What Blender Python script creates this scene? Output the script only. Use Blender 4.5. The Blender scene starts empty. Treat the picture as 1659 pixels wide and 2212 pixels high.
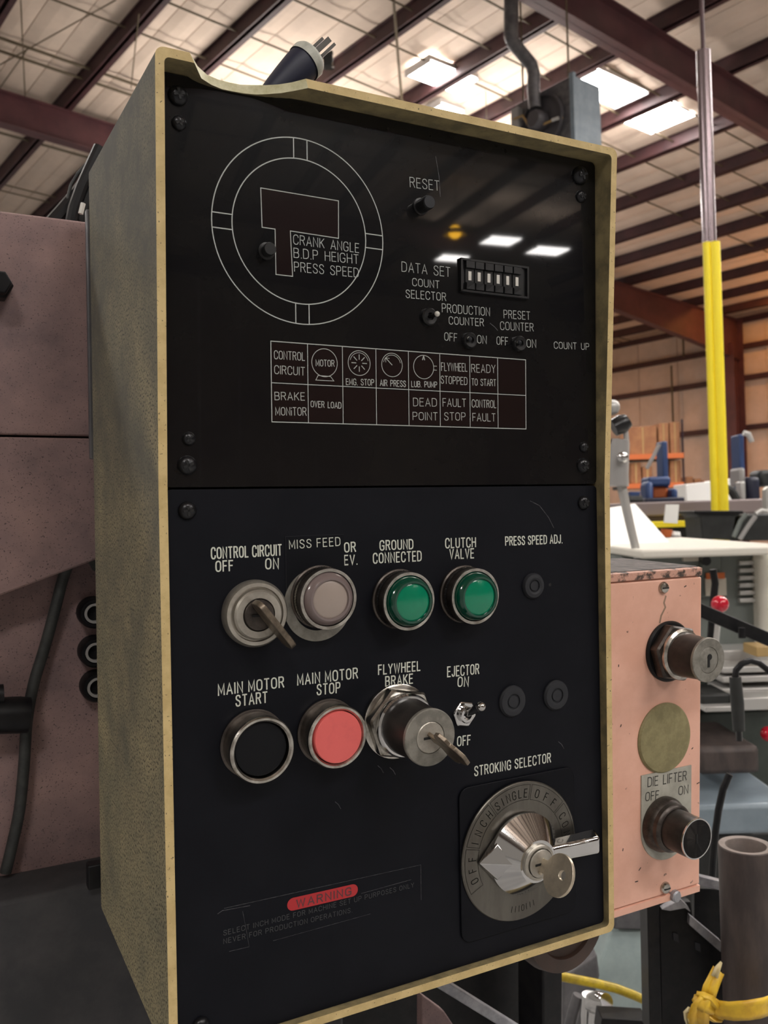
import bpy, bmesh, math, random
from mathutils import Vector, Matrix
random.seed(7)
PI = math.pi
S = bpy.context.scene
C = S.collection

# ------------------------------------------------------------------ camera, light, exposure
F, CX, CY = 1900.0, 829.5, 1106.0          # focal length in pixels of the 1659x2212 frame
EYE = Vector((0, 0, 1.5))
MW = Matrix(((.99952, -.0310, 0), (.00015, .00474, .99999), (-.0310, -.99951, .00474)))   # camera (x right, y down, z forward) to world
cam_d = bpy.data.cameras.new('camera'); cam = bpy.data.objects.new('camera', cam_d); C.objects.link(cam)
cam_d.sensor_fit = 'HORIZONTAL'; cam_d.sensor_width = 36; cam_d.lens = F/1659*36
cam_d.clip_start = .02; cam_d.clip_end = 200
cx_, cy_, cz_ = MW @ Vector((1, 0, 0)), MW @ Vector((0, -1, 0)), MW @ Vector((0, 0, -1))
cam.matrix_world = Matrix(((cx_.x, cy_.x, cz_.x, 0), (cx_.y, cy_.y, cz_.y, 0), (cx_.z, cy_.z, cz_.z, EYE.z), (0, 0, 0, 1)))
cam_d.dof.use_dof = True; cam_d.dof.focus_distance = .53; cam_d.dof.aperture_fstop = 24
S.camera = cam

wd = bpy.data.worlds.new('hall_ambient'); S.world = wd; wd.use_nodes = True
bg = wd.node_tree.nodes['Background']; bg.inputs[0].default_value = (1.0, .90, .80, 1); bg.inputs[1].default_value = .30

S.view_settings.view_transform = 'Standard'; S.view_settings.look = 'None'
S.view_settings.exposure = 0.0; S.view_settings.gamma = 1; S.view_settings.use_curve_mapping = False

LAMP = 34.0        # radiance of the fluorescent diffusers
SODIUM = 420.0     # radiance of the sodium lamps by the far wall

# ------------------------------------------------------------------ materials
def mat(name, col, rough=.5, metal=0., col2=None, sc=30., lo=.4, hi=.6, bump=0., speck=None, spsc=400., spth=.62,
        emit=None, es=0., trans=0., coat=0., det=6., spec=.5, stretch=None, aniso=0.):
    m = bpy.data.materials.new(name); m.use_nodes = True
    nt = m.node_tree; N = nt.nodes; L = nt.links; b = N['Principled BSDF']
    b.inputs['Base Color'].default_value = (*col, 1); b.inputs['Roughness'].default_value = rough
    b.inputs['Metallic'].default_value = metal; b.inputs['Specular IOR Level'].default_value = spec
    if trans: b.inputs['Transmission Weight'].default_value = trans
    if coat: b.inputs['Coat Weight'].default_value = coat; b.inputs['Coat Roughness'].default_value = .025
    if aniso: b.inputs['Anisotropic'].default_value = aniso
    if emit: b.inputs['Emission Color'].default_value = (*emit, 1); b.inputs['Emission Strength'].default_value = es
    tc = N.new('ShaderNodeTexCoord'); src = tc.outputs['Object']
    if stretch:
        mp = N.new('ShaderNodeMapping'); mp.inputs['Scale'].default_value = stretch
        L.new(src, mp.inputs[0]); src = mp.outputs[0]
    out = None
    if col2 or bump:
        nz = N.new('ShaderNodeTexNoise'); nz.inputs['Scale'].default_value = sc; nz.inputs['Detail'].default_value = det
        nz.inputs['Roughness'].default_value = .65; L.new(src, nz.inputs['Vector'])
    if col2:
        cr = N.new('ShaderNodeValToRGB'); cr.color_ramp.elements[0].position = lo; cr.color_ramp.elements[1].position = hi
        cr.color_ramp.elements[0].color = (*col, 1); cr.color_ramp.elements[1].color = (*col2, 1)
        L.new(nz.outputs[0], cr.inputs[0]); out = cr.outputs[0]
    if speck:
        n2 = N.new('ShaderNodeTexNoise'); n2.inputs['Scale'].default_value = spsc; n2.inputs['Detail'].default_value = 3
        L.new(tc.outputs['Object'], n2.inputs['Vector'])
        c2 = N.new('ShaderNodeValToRGB'); c2.color_ramp.elements[0].position = spth; c2.color_ramp.elements[1].position = spth+.06
        c2.color_ramp.elements[0].color = (0, 0, 0, 1); c2.color_ramp.elements[1].color = (1, 1, 1, 1)
        L.new(n2.outputs[0], c2.inputs[0])
        mx = N.new('ShaderNodeMixRGB'); L.new(c2.outputs[0], mx.inputs[0])
        if out: L.new(out, mx.inputs[1])
        else: mx.inputs[1].default_value = (*col, 1)
        mx.inputs[2].default_value = (*speck, 1); out = mx.outputs[0]
    if out: L.new(out, b.inputs['Base Color'])
    if bump:
        bp = N.new('ShaderNodeBump'); bp.inputs['Strength'].default_value = bump; bp.inputs['Distance'].default_value = .002
        L.new(nz.outputs[0], bp.inputs['Height']); L.new(bp.outputs[0], b.inputs['Normal'])
    return m

M = {}
def defm(k, *a, **kw): M[k] = mat(k, *a, **kw)
defm('cream', (.62, .47, .22), .55, col2=(.50, .37, .16), sc=60, speck=(.10, .08, .04), spsc=700, spth=.66, bump=.05)
defm('cream_fresh', (.66, .62, .42), .5, col2=(.5, .46, .26), sc=120)
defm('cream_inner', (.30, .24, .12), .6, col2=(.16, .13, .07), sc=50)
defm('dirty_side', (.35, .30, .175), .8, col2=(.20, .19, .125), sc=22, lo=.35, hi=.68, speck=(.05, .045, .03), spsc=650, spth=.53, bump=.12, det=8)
defm('upper_black', (.0035, .0035, .0045), .3, col2=(.0065, .0062, .0062), sc=10, coat=.8, spec=.07)
defm('lower_black', (.0030, .0035, .0062), .5, col2=(.0045, .005, .008), sc=25, spec=.16)
defm('window_maroon', (.010, .0048, .0048), .3, coat=.8, spec=.07)
defm('print_grey', (.40, .42, .40), .6)
defm('print_white', (.60, .62, .54), .6)
defm('print_dim', (.050, .052, .055), .6)
defm('sticker_black', (.0038, .0042, .0065), .5, spec=.14)
defm('sticker_edge', (.10, .10, .10), .5)
defm('warning_red', (.40, .018, .022), .5)
defm('scratch', (.10, .10, .11), .5, col2=(.03, .03, .035), sc=300)
defm('screw_black', (.012, .012, .014), .28, metal=.4, bump=.05, sc=200)
defm('chrome', (.58, .575, .57), .10, metal=1)
defm('worn_chrome', (.64, .61, .56), .24, metal=1, col2=(.22, .20, .17), sc=120, lo=.35, hi=.7, bump=.08)
defm('dark_chrome', (.10, .085, .075), .38, metal=.75, col2=(.05, .042, .038), sc=90)
defm('satin_steel', (.52, .49, .43), .42, metal=.85, col2=(.40, .37, .32), sc=90, bump=.04)
defm('dial_steel', (.17, .16, .14), .33, metal=.9, col2=(.13, .12, .105), sc=60, stretch=(1, .15, 1), bump=.03)
defm('lock_grey', (.30, .285, .25), .5, metal=.5, col2=(.2, .19, .165), sc=120)
defm('lock_dark', (.045, .038, .034), .36, metal=.35, col2=(.028, .024, .022), sc=90)
defm('key_brass', (.62, .54, .42), .36, metal=.8, col2=(.52, .45, .35), sc=150)
defm('key_dark', (.25, .20, .15), .38, metal=.8, col2=(.13, .105, .08), sc=150)
defm('engraved', (.008, .008, .007), .7, spec=.1)
defm('slot_dark', (.004, .004, .004), .7)
defm('green_lens', (.0, .20, .10), .18, coat=.3)
defm('green_rim', (.0, .045, .025), .12, coat=.5)
defm('clear_lens', (.33, .27, .235), .35, coat=.2)
defm('clear_rim', (.17, .13, .125), .2, coat=.4)
defm('red_cap', (.72, .125, .115), .45, col2=(.60, .10, .095), sc=60, lo=.5, hi=.75)
defm('black_cap', (.004, .0045, .006), .45, spec=.2)
defm('rubber', (.020, .021, .025), .6, spec=.35)
defm('black_plastic', (.008, .008, .009), .3)
defm('ivory', (.62, .60, .55), .4)
defm('pink', (.78, .44, .33), .42, col2=(.72, .39, .285), sc=30, speck=(.12, .06, .04), spsc=150, spth=.69, bump=.03)
defm('pink_rust', (.60, .33, .25), .45, col2=(.06, .04, .032), sc=110, lo=.50, hi=.60, bump=.5)
defm('pink_top', (.045, .038, .036), .6, col2=(.20, .17, .16), sc=90, lo=.42, hi=.72, bump=.5)
defm('pink_stain', (.30, .19, .13), .6)
defm('olive', (.27, .235, .115), .6, col2=(.21, .18, .085), sc=150)
defm('plate_white', (.42, .41, .35), .45, col2=(.33, .32, .27), sc=60)
defm('press_mauve', (.36, .23, .21), .7, col2=(.16, .11, .112), sc=14, lo=.3, hi=.7, speck=(.08, .055, .055), spsc=800, spth=.62, bump=.08, det=8)
defm('bed_grey', (.030, .030, .033), .8, col2=(.050, .048, .05), sc=18, speck=(.35, .35, .35), spsc=110, spth=.79)
defm('black_iron', (.0045, .0045, .006), .45, col2=(.010, .0095, .010), sc=60, spec=.25)
defm('cable', (.022, .024, .024), .6, col2=(.04, .042, .04), sc=80)
defm('roof_panel', (.61, .49, .40), .75, col2=(.54, .435, .355), sc=1.5, bump=.0)
defm('red_steel', (.055, .018, .020), .6, col2=(.035, .012, .014), sc=3)
defm('red_rafter', (.10, .036, .040), .5, col2=(.07, .026, .030), sc=2)
defm('rod_steel', (.09, .065, .035), .6)
defm('wall_panel', (.60, .49, .42), .8, col2=(.54, .44, .37), sc=2)
defm('floor_grey', (.34, .34, .33), .5, col2=(.25, .25, .25), sc=2)
defm('lamp_white', (1, 1, 1), .5, emit=(1.0, .965, .93), es=LAMP)
defm('sodium', (1, .6, .2), .5, emit=(1, .42, .10), es=SODIUM)
defm('amber', (1, .6, .1), .5, emit=(1, .50, .03), es=22)
defm('fixture_metal', (.5, .5, .5), .4, metal=.5)
defm('galvanised', (.16, .155, .16), .45, metal=.5, col2=(.10, .098, .105), sc=12)
defm('heater_blue', (.22, .27, .31), .45, col2=(.17, .215, .25), sc=6)
defm('heater_dark', (.055, .05, .055), .5)
defm('conduit_tan', (.35, .22, .08), .5)
defm('post_steel', (.24, .19, .20), .22, metal=.8)
defm('yellow', (1.0, .80, .03), .4)
defm('machine_grey', (.16, .18, .165), .5, col2=(.13, .145, .135), sc=8)
defm('machine_dark', (.020, .022, .021), .5, col2=(.012, .013, .0125), sc=15)
defm('machine_green', (.05, .062, .052), .5, col2=(.035, .045, .038), sc=12)
defm('bench_white', (.75, .72, .64), .5)
defm('paper_white', (.95, .94, .90), .6)
defm('bench_mauve', (.24, .19, .185), .5)
defm('light_steel', (.50, .49, .47), .35, metal=.4)
defm('grey_paint', (.30, .29, .28), .5)
defm('blue', (.022, .052, .155), .5)
defm('navy', (.006, .008, .026), .5)
defm('orange', (.55, .13, .03), .55)
defm('carton', (.33, .15, .065), .8, col2=(.24, .10, .045), sc=4)
defm('red_knob', (.55, .01, .03), .15, coat=.5)
defm('tube_rust', (.080, .062, .056), .55, metal=.2, col2=(.05, .039, .037), sc=40, bump=.06, stretch=(1, 1, .3))
defm('tube_rim', (.26, .22, .20), .5, metal=.3, col2=(.2, .17, .155), sc=60)
defm('tape', (.80, .52, .035), .45, col2=(.62, .36, .03), sc=40, bump=.1)
defm('tape_pale', (.72, .62, .35), .5)
defm('sheet_blue', (.36, .44, .43), .6, col2=(.30, .37, .37), sc=20)
defm('brown_arm', (.040, .026, .020), .55, col2=(.06, .035, .026), sc=20)
defm('silver_bar', (.34, .34, .36), .4, metal=.3, col2=(.22, .22, .24), sc=60)
defm('hose_yellow', (.62, .45, .02), .4, col2=(.42, .30, .02), sc=80)
defm('plug_white', (.46, .46, .40), .5, col2=(.34, .34, .29), sc=150)
defm('prong', (.05, .045, .04), .35, metal=.6)
defm('wood_tan', (.45, .30, .12), .6)
defm('label_cream', (.55, .50, .42), .6)

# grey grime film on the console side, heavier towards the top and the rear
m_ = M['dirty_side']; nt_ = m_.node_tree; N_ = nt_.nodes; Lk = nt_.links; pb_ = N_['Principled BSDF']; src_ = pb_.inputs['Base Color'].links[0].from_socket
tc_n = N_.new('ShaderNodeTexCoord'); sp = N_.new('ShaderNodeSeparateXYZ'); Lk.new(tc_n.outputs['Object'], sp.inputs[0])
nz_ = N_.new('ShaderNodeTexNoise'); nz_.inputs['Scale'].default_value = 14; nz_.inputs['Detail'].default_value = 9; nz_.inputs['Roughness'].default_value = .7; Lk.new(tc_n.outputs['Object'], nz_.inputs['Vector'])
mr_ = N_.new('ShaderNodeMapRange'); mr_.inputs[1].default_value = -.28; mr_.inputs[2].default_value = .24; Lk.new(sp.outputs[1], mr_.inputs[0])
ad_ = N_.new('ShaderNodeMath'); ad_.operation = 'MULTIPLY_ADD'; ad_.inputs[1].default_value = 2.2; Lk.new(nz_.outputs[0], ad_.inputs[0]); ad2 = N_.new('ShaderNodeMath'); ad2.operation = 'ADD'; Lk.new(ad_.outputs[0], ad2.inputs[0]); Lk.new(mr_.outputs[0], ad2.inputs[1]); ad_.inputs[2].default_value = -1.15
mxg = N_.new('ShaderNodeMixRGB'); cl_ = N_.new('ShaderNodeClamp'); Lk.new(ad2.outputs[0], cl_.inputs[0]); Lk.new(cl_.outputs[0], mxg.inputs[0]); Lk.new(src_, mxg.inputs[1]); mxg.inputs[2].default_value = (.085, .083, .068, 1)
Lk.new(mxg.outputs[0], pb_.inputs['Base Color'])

# ------------------------------------------------------------------ mesh helpers
class MB:
    def __init__(s): s.v = []; s.f = []; s.m = []; s.k = 0
    def add(s, vs, fs, m=None):
        o = len(s.v); s.v += [tuple(x) for x in vs]
        for f in fs: s.f.append([o+i for i in f]); s.m.append(s.k if m is None else m)
        return s
    def box(s, a, b, m=None):
        x0, y0, z0 = a; x1, y1, z1 = b
        return s.add([(x0,y0,z0),(x1,y0,z0),(x1,y1,z0),(x0,y1,z0),(x0,y0,z1),(x1,y0,z1),(x1,y1,z1),(x0,y1,z1)],
                     [(0,3,2,1),(4,5,6,7),(0,1,5,4),(1,2,6,5),(2,3,7,6),(3,0,4,7)], m)
    def prism(s, poly, z0, z1, m=None):          # poly in xy, extruded along z
        n = len(poly)
        return s.add([(x, y, z0) for x, y in poly]+[(x, y, z1) for x, y in poly],
                     [tuple(range(n))[::-1], tuple(range(n, 2*n))]+[(i, (i+1) % n, n+(i+1) % n, n+i) for i in range(n)], m)
    def lathe(s, prof, seg=40, c=(0, 0), m=None, cap=True, mod=None):       # prof [(r,z)]
        vs = []; fs = []; n = len(prof)
        for r, z in prof:
            for k in range(seg):
                a = 2*PI*k/seg; rr = r*(mod(a) if mod else 1)
                vs.append((c[0]+rr*math.cos(a), c[1]+rr*math.sin(a), z))
        for i in range(n-1):
            for k in range(seg): fs.append((i*seg+k, i*seg+(k+1) % seg, (i+1)*seg+(k+1) % seg, (i+1)*seg+k))
        if cap: fs.append(tuple(range(seg))[::-1]); fs.append(tuple(range((n-1)*seg, n*seg)))
        return s.add(vs, fs, m)
    def ring(s, ro, ri, z0, z1, seg=40, c=(0, 0), m=None):
        return s.lathe([(ro, z0), (ro, z1), (ri, z1), (ri, z0), (ro, z0)], seg, c, m, cap=False)
    def tube(s, pts, r, seg=10, m=None, cap=True):
        pts = [Vector(p) for p in pts]; n = len(pts); vs = []; fs = []
        rs = r if isinstance(r, (list, tuple)) else [r]*n
        t0 = (pts[1]-pts[0]).normalized(); ref = Vector((0, 0, 1)) if abs(t0.z) < .9 else Vector((1, 0, 0))
        x = t0.cross(ref).normalized()
        for i in range(n):
            t = (pts[min(i+1, n-1)]-pts[max(i-1, 0)]).normalized()
            x = (x-t*x.dot(t)).normalized(); y = t.cross(x)
            for k in range(seg):
                a = 2*PI*k/seg; vs.append(pts[i]+(x*math.cos(a)+y*math.sin(a))*rs[i])
        for i in range(n-1):
            for k in range(seg): fs.append((i*seg+k, i*seg+(k+1) % seg, (i+1)*seg+(k+1) % seg, (i+1)*seg+k))
        if cap: fs.append(tuple(range(seg))[::-1]); fs.append(tuple(range((n-1)*seg, n*seg)))
        return s.add(vs, fs, m)
    def bar(s, p, q, wx, wz, m=None):            # rectangular bar between two points
        p, q = Vector(p), Vector(q); t = (q-p).normalized()
        ref = Vector((0, 0, 1)) if abs(t.z) < .9 else Vector((1, 0, 0))
        x = t.cross(ref).normalized()*wx/2; y = x.cross(t).normalized()*wz/2
        vs = [p-x-y, p+x-y, p+x+y, p-x+y, q-x-y, q+x-y, q+x+y, q-x+y]
        return s.add(vs, [(0,3,2,1),(4,5,6,7),(0,1,5,4),(1,2,6,5),(2,3,7,6),(3,0,4,7)], m)
    def sphere(s, c, r, seg=16, m=None, sz=1.):
        prof = [(max(r*math.sin(PI*i/(seg//2)), 1e-5), c[2]-r*sz*math.cos(PI*i/(seg//2))) for i in range(seg//2+1)]
        return s.lathe(prof, seg, (c[0], c[1]), m, cap=False)
    def build(s, name, mats, parent=None, loc=None, mw=None, bev=0, smooth=35, recalc=True):
        me = bpy.data.meshes.new(name); me.from_pydata(s.v, [], s.f)
        if not isinstance(mats, (list, tuple)): mats = [mats]
        for q in mats: me.materials.append(M[q])
        me.polygons.foreach_set('material_index', s.m)
        if recalc:
            b = bmesh.new(); b.from_mesh(me); bmesh.ops.recalc_face_normals(b, faces=b.faces); b.to_mesh(me); b.free()
        if smooth:
            me.polygons.foreach_set('use_smooth', [True]*len(me.polygons)); me.set_sharp_from_angle(angle=math.radians(smooth))
        o = bpy.data.objects.new(name, me); C.objects.link(o)
        if parent: o.parent = parent
        if loc is not None: o.location = loc
        if mw is not None: o.matrix_world = mw
        if bev:
            bm_ = o.modifiers.new('bevel', 'BEVEL'); bm_.width = bev; bm_.segments = 2; bm_.limit_method = 'ANGLE'
        return o

def tag(o, label=None, cat=None, group=None, kind=None):
    if label: o['label'] = label
    if cat: o['category'] = cat
    if group: o['group'] = group
    if kind: o['kind'] = kind
    return o
def empty(name, mw=None, loc=None, parent=None):
    o = bpy.data.objects.new(name, None); C.objects.link(o); o.empty_display_size = .05
    if parent: o.parent = parent
    if mw is not None: o.matrix_world = mw
    if loc is not None: o.location = loc
    return o
def chaikin(p, closed=True, it=1):
    for _ in range(it):
        q = []; n = len(p)
        for i in range(n if closed else n-1):
            a, b = p[i], p[(i+1) % n]
            q.append((a[0]*.75+b[0]*.25, a[1]*.75+b[1]*.25)); q.append((a[0]*.25+b[0]*.75, a[1]*.25+b[1]*.75))
        if not closed: q = [p[0]]+q+[p[-1]]
        p = q
    return p
def rrect(x0, y0, x1, y1, r, n=5):
    out = []
    for cx, cy, a0 in ((x1-r, y1-r, 0), (x0+r, y1-r, PI/2), (x0+r, y0+r, PI), (x1-r, y0+r, 1.5*PI)):
        for i in range(n+1): a = a0+PI/2*i/n; out.append((cx+r*math.cos(a), cy+r*math.sin(a)))
    return out

# ------------------------------------------------------------------ console frame: u right, v up, w out of the face
RC = Matrix(((.883778, -.005550, .467874), (-.021322, -.999369, .028421), (.467420, -.035094, -.883338)))
TC = Vector((-.114112, -.011897, .450689))
MR = MW @ RC
def frame4(R3, t): return Matrix(((*R3[0], t.x), (*R3[1], t.y), (*R3[2], t.z), (0, 0, 0, 1)))
MC = frame4(MR, MW @ TC + EYE)
LO = RC.transposed() @ (-TC)
def on(x, y, a, b=0.):
    ld = RC.transposed() @ Vector(((x-CX)/F, (y-CY)/F, 1)); s = (a+b*LO.y-LO.z)/(ld.z-b*ld.y); return LO+ld*s
H1, H2, WD, DEP = .22358, .30642, .3063, .195
UA, UB = -.0136, -.0024/H1
LA, LB = -.0136, -.009/H2
def U(x, y, dw=0.): return on(x, y, UA+dw, UB)
def L(x, y, dw=0.): return on(x, y, LA+dw, LB)
PKW = -.034
def P(x, y, dw=0.): return on(x, y, PKW+dw, 0)
def ray(x, y): return MW @ Vector(((x-CX)/F, (y-CY)/F, 1))
def W(x, y, Y):                                # world point seen at a pixel, at forward distance Y
    r = ray(x, y); return EYE + r*(Y/r.y)

# ------------------------------------------------------------------ the hall: t runs to the far wall, a runs along it
AZ = math.radians(-38.37)
DA = Vector((math.sin(AZ), math.cos(AZ), 0)); DT = Vector((math.cos(AZ), -math.sin(AZ), 0))
MH = Matrix(((DT.x, DA.x, 0, 0), (DT.y, DA.y, 0, 0), (0, 0, 1, 0), (0, 0, 0, 1)))     # local (t, a, z)
SL = .0524
def zr(t): return 8.74-SL*t                    # roof height over the floor
TW = 25.5; A0, A1 = -33., 34.; T0 = -13.
floor = MB().box((T0, A0, -.1), (TW+.1, A1, 0)).build('floor', 'floor_grey', mw=MH); tag(floor, kind='structure')
ceil = empty('ceiling', mw=MH); tag(ceil, kind='structure')
pur = [-12.1, -10.55, -9.0, -7.5, -5.95, -4.4, -2.85, -1.3, .25, 1.8, 3.4, 4.95, 6.17, 7.75, 9.2, 10.5, 12.18, 13.72, 15.3, 16.9, 18.3, 19.85, 21.4, 22.95, 24.45]
for i, t in enumerate(pur):
    z = zr(t)
    b = MB(); b.box((t-.012, A0, z-.235), (t+.012, A1, z-.012)); b.box((t-.012, A0, z-.235), (t+.09, A1, z-.215)); b.box((t-.09, A0, z-.03), (t+.012, A1, z-.012))
    b.box((t-.06, A0, z-.225), (t-.035, A1, z-.03))
    b.build('purlin', 'red_steel', ceil, smooth=0)
    t1 = pur[i+1] if i+1 < len(pur) else TW+.1
    for j in range(3):                         # insulation strips between purlins
        ta, tb = t+(t1-t)*j/3+.006, t+(t1-t)*(j+1)/3-.006
        bb = MB(); n = 3
        pr = [(ta, zr(ta)-.006)]+[(ta+(tb-ta)*k/n, zr(ta+(tb-ta)*k/n)-.03) for k in range(1, n)]+[(tb, zr(tb)-.006), (tb, zr(tb)+.05), (ta, zr(ta)+.05)]
        m_ = len(pr)
        bb.add([(x, A0, z_) for x, z_ in pr]+[(x, A1, z_) for x, z_ in pr],
               [tuple(range(m_)), tuple(range(m_, 2*m_))[::-1]]+[(q, (q+1) % m_, m_+(q+1) % m_, m_+q) for q in range(m_)])
        bb.build('roof_panel', 'roof_panel', ceil, smooth=0)
def rafter(a, depth0, depth1, w=.22):
    b = MB(); n = 14; ts = [T0+(TW-T0)*i/n for i in range(n+1)]
    def dep(t):
        k = max(0, (t-15)/(TW-15)); return depth0+(depth1-depth0)*k**1.3
    for i in range(n):
        ta, tb = ts[i], ts[i+1]
        za, zb = zr(ta)-.24, zr(tb)-.24; ya, yb = za-dep(ta), zb-dep(tb)
        for (x0, x1, u0, u1, l0, l1) in ((a-.008, a+.008, za, zb, ya, yb), (a-w/2, a+w/2, za, zb, za-.02, zb-.02), (a-w/2, a+w/2, ya+.02, yb+.02, ya, yb)):
            b.add([(ta, x0, l0), (tb, x0, l1), (tb, x1, l1), (ta, x1, l0), (ta, x0, u0), (tb, x0, u1), (tb, x1, u1), (ta, x1, u0)],
                  [(0,3,2,1),(4,5,6,7),(0,1,5,4),(1,2,6,5),(2,3,7,6),(3,0,4,7)])
    return b.build('rafter', 'red_rafter', ceil, smooth=0)
for a in (-30., -22.7, -15.3, -8., -.4, 6.95, 14.3, 21.6, 29.): rafter(a, .52, 1.25)
for a in (8.0, 8.78, 9.58, 10.68, 18.3, 18.65, 5.0, 2.6, -3.5, -6., -11.5, -18.5, -25.5):
    MB().tube([(-1, a, zr(-1)-.13), (TW, a, zr(TW)-.13)], .014, 6).build('sag_rod', 'rod_steel', ceil)
for a in (12.95, 13.3, 15.65, 16.0, 11.58):   # sprinkler pipes
    MB().tube([(-1, a, zr(-1)-.13), (9.5, a, zr(9.5)-.13)], .022 if a > 12 else .013, 6).build('roof_pipe', 'rod_steel', ceil)
for (x0, y0, x1, y1) in ((45, 0, 56, 250), (300, 30, 283, 190), (0, 140, 250, 0), (60, 105, 0, 190), (0, 300, 0, 300), (850, 0, 870, 240)):
    if x0 == x1: continue
    def hit(x, y):
        r = ray(x, y); s = 7.0/(r.z+SL*r.dot(DT)); return MH.inverted() @ (EYE+r*s)
    MB().tube([hit(x0, y0), hit(x1, y1)], .009 if x0 < 800 else .02, 6).build('brace_wire', 'rod_steel', ceil)

wall = empty('wall_far', mw=MH); tag(wall, kind='structure')
a = A0
while a < A1:
    MB().box((TW+.02, a+.008, 0), (TW+.08, a+1.492, zr(TW)+.04)).box((TW, a+.02, 0), (TW+.03, a+.05, zr(TW)), 0).build('wall_panel', 'wall_panel', wall, smooth=0); a += 1.5
for z in (1.3, 3.86, 5.37, 6.33, 7.15):
    b = MB(); b.box((TW-.16, A0, z-.06), (TW-.14, A1, z+.08)); b.box((TW-.16, A0, z-.075), (TW, A1, z-.06)); b.build('girt', 'red_steel', wall, smooth=0)
for a in (-30., -22.7, -15.3, -8., -.4, 6.95, 14.3, 21.6, 29.):
    b = MB(); b.box((TW-.75, a-.2, 0), (TW-.73, a+.2, 6.4)); b.box((TW-.73, a-.01, 0), (TW-.2, a+.01, 6.9)); b.box((TW-.2, a-.2, 0), (TW-.18, a+.2, 7.2)); b.build('column', 'red_rafter', wall, smooth=0)
for px, y0, y1 in ((1475, 715, 770), (1450, 790, 920)):
    r = ray(px, y0); s = (TW-.25)/r.dot(DT); p0 = MH.inverted() @ (EYE+r*s); r = ray(px, y1); s = (TW-.25)/r.dot(DT); p1 = MH.inverted() @ (EYE+r*s)
    MB().tube([p0, (p0.x, p0.y, p1.z)], .035, 6).build('conduit', 'rod_steel', wall)
wl = empty('wall_end', mw=MH); tag(wl, kind='structure')
for k in range(26):
    MB().box((T0+k*1.5+.01, A0-.1, 0), (T0+k*1.5+1.49, A0-.04, zr(T0+k*1.5)+.0)).build('wall_panel', 'wall_panel', wl, smooth=0)

# ------------------------------------------------------------------ lamps in the hall
def high_bay(t, a, z, label, lt=1.25, la=.6, group=None, up=26.):
    p = MH @ Vector((t, a, z)); mw = Matrix.Translation(p) @ MH
    e = empty('high_bay_light', mw=mw); tag(e, label, 'ceiling light', group)
    b = MB(); b.box((-lt/2-.03, -la/2-.03, .03), (lt/2+.03, la/2+.03, .10)); b.box((-lt/2-.03, -la/2-.03, -.01), (-lt/2, la/2+.03, .03)); b.box((lt/2, -la/2-.03, -.01), (lt/2+.03, la/2+.03, .03))
    b.build('housing', 'fixture_metal', e, smooth=0)
    for k in range(2):
        y0 = -la/2+k*la/2
        MB().box((-lt/2, y0+.01, .0), (lt/2, y0+la/2-.01, .03)).build('diffuser', 'lamp_white', e, smooth=0)
    ld = bpy.data.lights.new('uplight', 'AREA'); ld.shape = 'RECTANGLE'; ld.size = lt; ld.size_y = la; ld.energy = up; ld.color = (1, .93, .86)  # area light added above each housing to brighten the roof
    lo_ = bpy.data.objects.new('uplight', ld); C.objects.link(lo_); lo_.parent = e; lo_.location = (0, 0, .13); lo_.rotation_euler = (PI, 0, 0)
    for sx in (-1, 1): MB().tube([(sx*lt*.4, 0, .1), (sx*lt*.4, 0, max(.15, zr(t)-z-.05))], .006, 6).build('hanger', 'rod_steel', e)
    return e
high_bay(11.35, 8.45, 8.02, 'bright white light fixture directly behind the grey unit heater')
high_bay(13.0, 8.55, 8.02, 'bright white light fixture hanging left of the upper steel post', 1.5, .9)
high_bay(9.1, 9.75, 8.1, 'glaring white light up between purlins above the console top edge', .95, .5)
high_bay(9.9, 10.55, 8.1, 'small glaring white light just above the console rim, partly behind a purlin', .5, .3)
for k, (t, a, lt, la) in enumerate(((9.8, -20.0, .85, .75), (11.45, -20.6, .95, .75), (9.35, -22.2, .8, .65))):
    high_bay(t, a, 7.1, ['white hall light mirrored left of the two in the black panel', 'white hall light mirrored rightmost in the black panel', 'white hall light mirrored above the switch row in the panel'][k], lt, la, None)
for (t, a) in ((-4., -6.), (1., -6.2), (6.5, -7.), (-8., 2.), (3.5, -12.5)):
    high_bay(t, a, 7.3, 'white hall light behind the photographer, seen only in reflections', 2.2, 1.2, 'hall lights behind the photographer', 70.)
for (t, a) in ((4.1, 1.2), (8.4, .6), (12.5, 1.6), (17., .6), (21.5, 2.), (7.3, 12.), (10.7, 9.7), (14.4, 15.1), (-3., 5.), (-4., 12.), (-.5, 18.), (4.6, 23.), (16., 24.)):  # unseen fixtures added to brighten the roof and the machine area
    big = t > 8 and a < 3
    high_bay(t, a, 7.3 if a < 5 or a > 16 else 6.2, 'white hall light outside the picture or hidden by the console', 2.6 if big else 1.8, 1.3 if big else .9, 'hall lights out of sight', 130. if t > 7 else 62.)
def sodium(t, a, z, label, m='sodium', r=.17, group=None):
    p = MH @ Vector((t, a, z)); e = empty('sodium_light', mw=Matrix.Translation(p)); tag(e, label, 'ceiling light', group)
    MB().lathe([(.02, .05), (r*1.0, .0), (r*1.5, -.14), (r*1.45, -.14), (r*.95, .0), (.02, .03)], 20, cap=False).build('reflector', 'fixture_metal', e)
    MB().sphere((0, 0, -.06), r*.8, 14).build('bulb', m, e)
    MB().tube([(0, 0, .04), (0, 0, zr(t)-z)], .012, 6).build('hanger', 'rod_steel', e)
sodium(23.3, 12.25, 7.75-.15, 'glowing orange lamp under the roof at the right edge')
for a_ in (4.5, 8.5): sodium(21., a_, 6.0, ['orange lamp right of the frame by the far wall', 'second orange lamp right of the frame by the far wall'][a_ < 5])  # unseen orange lights added to warm the far wall
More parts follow.
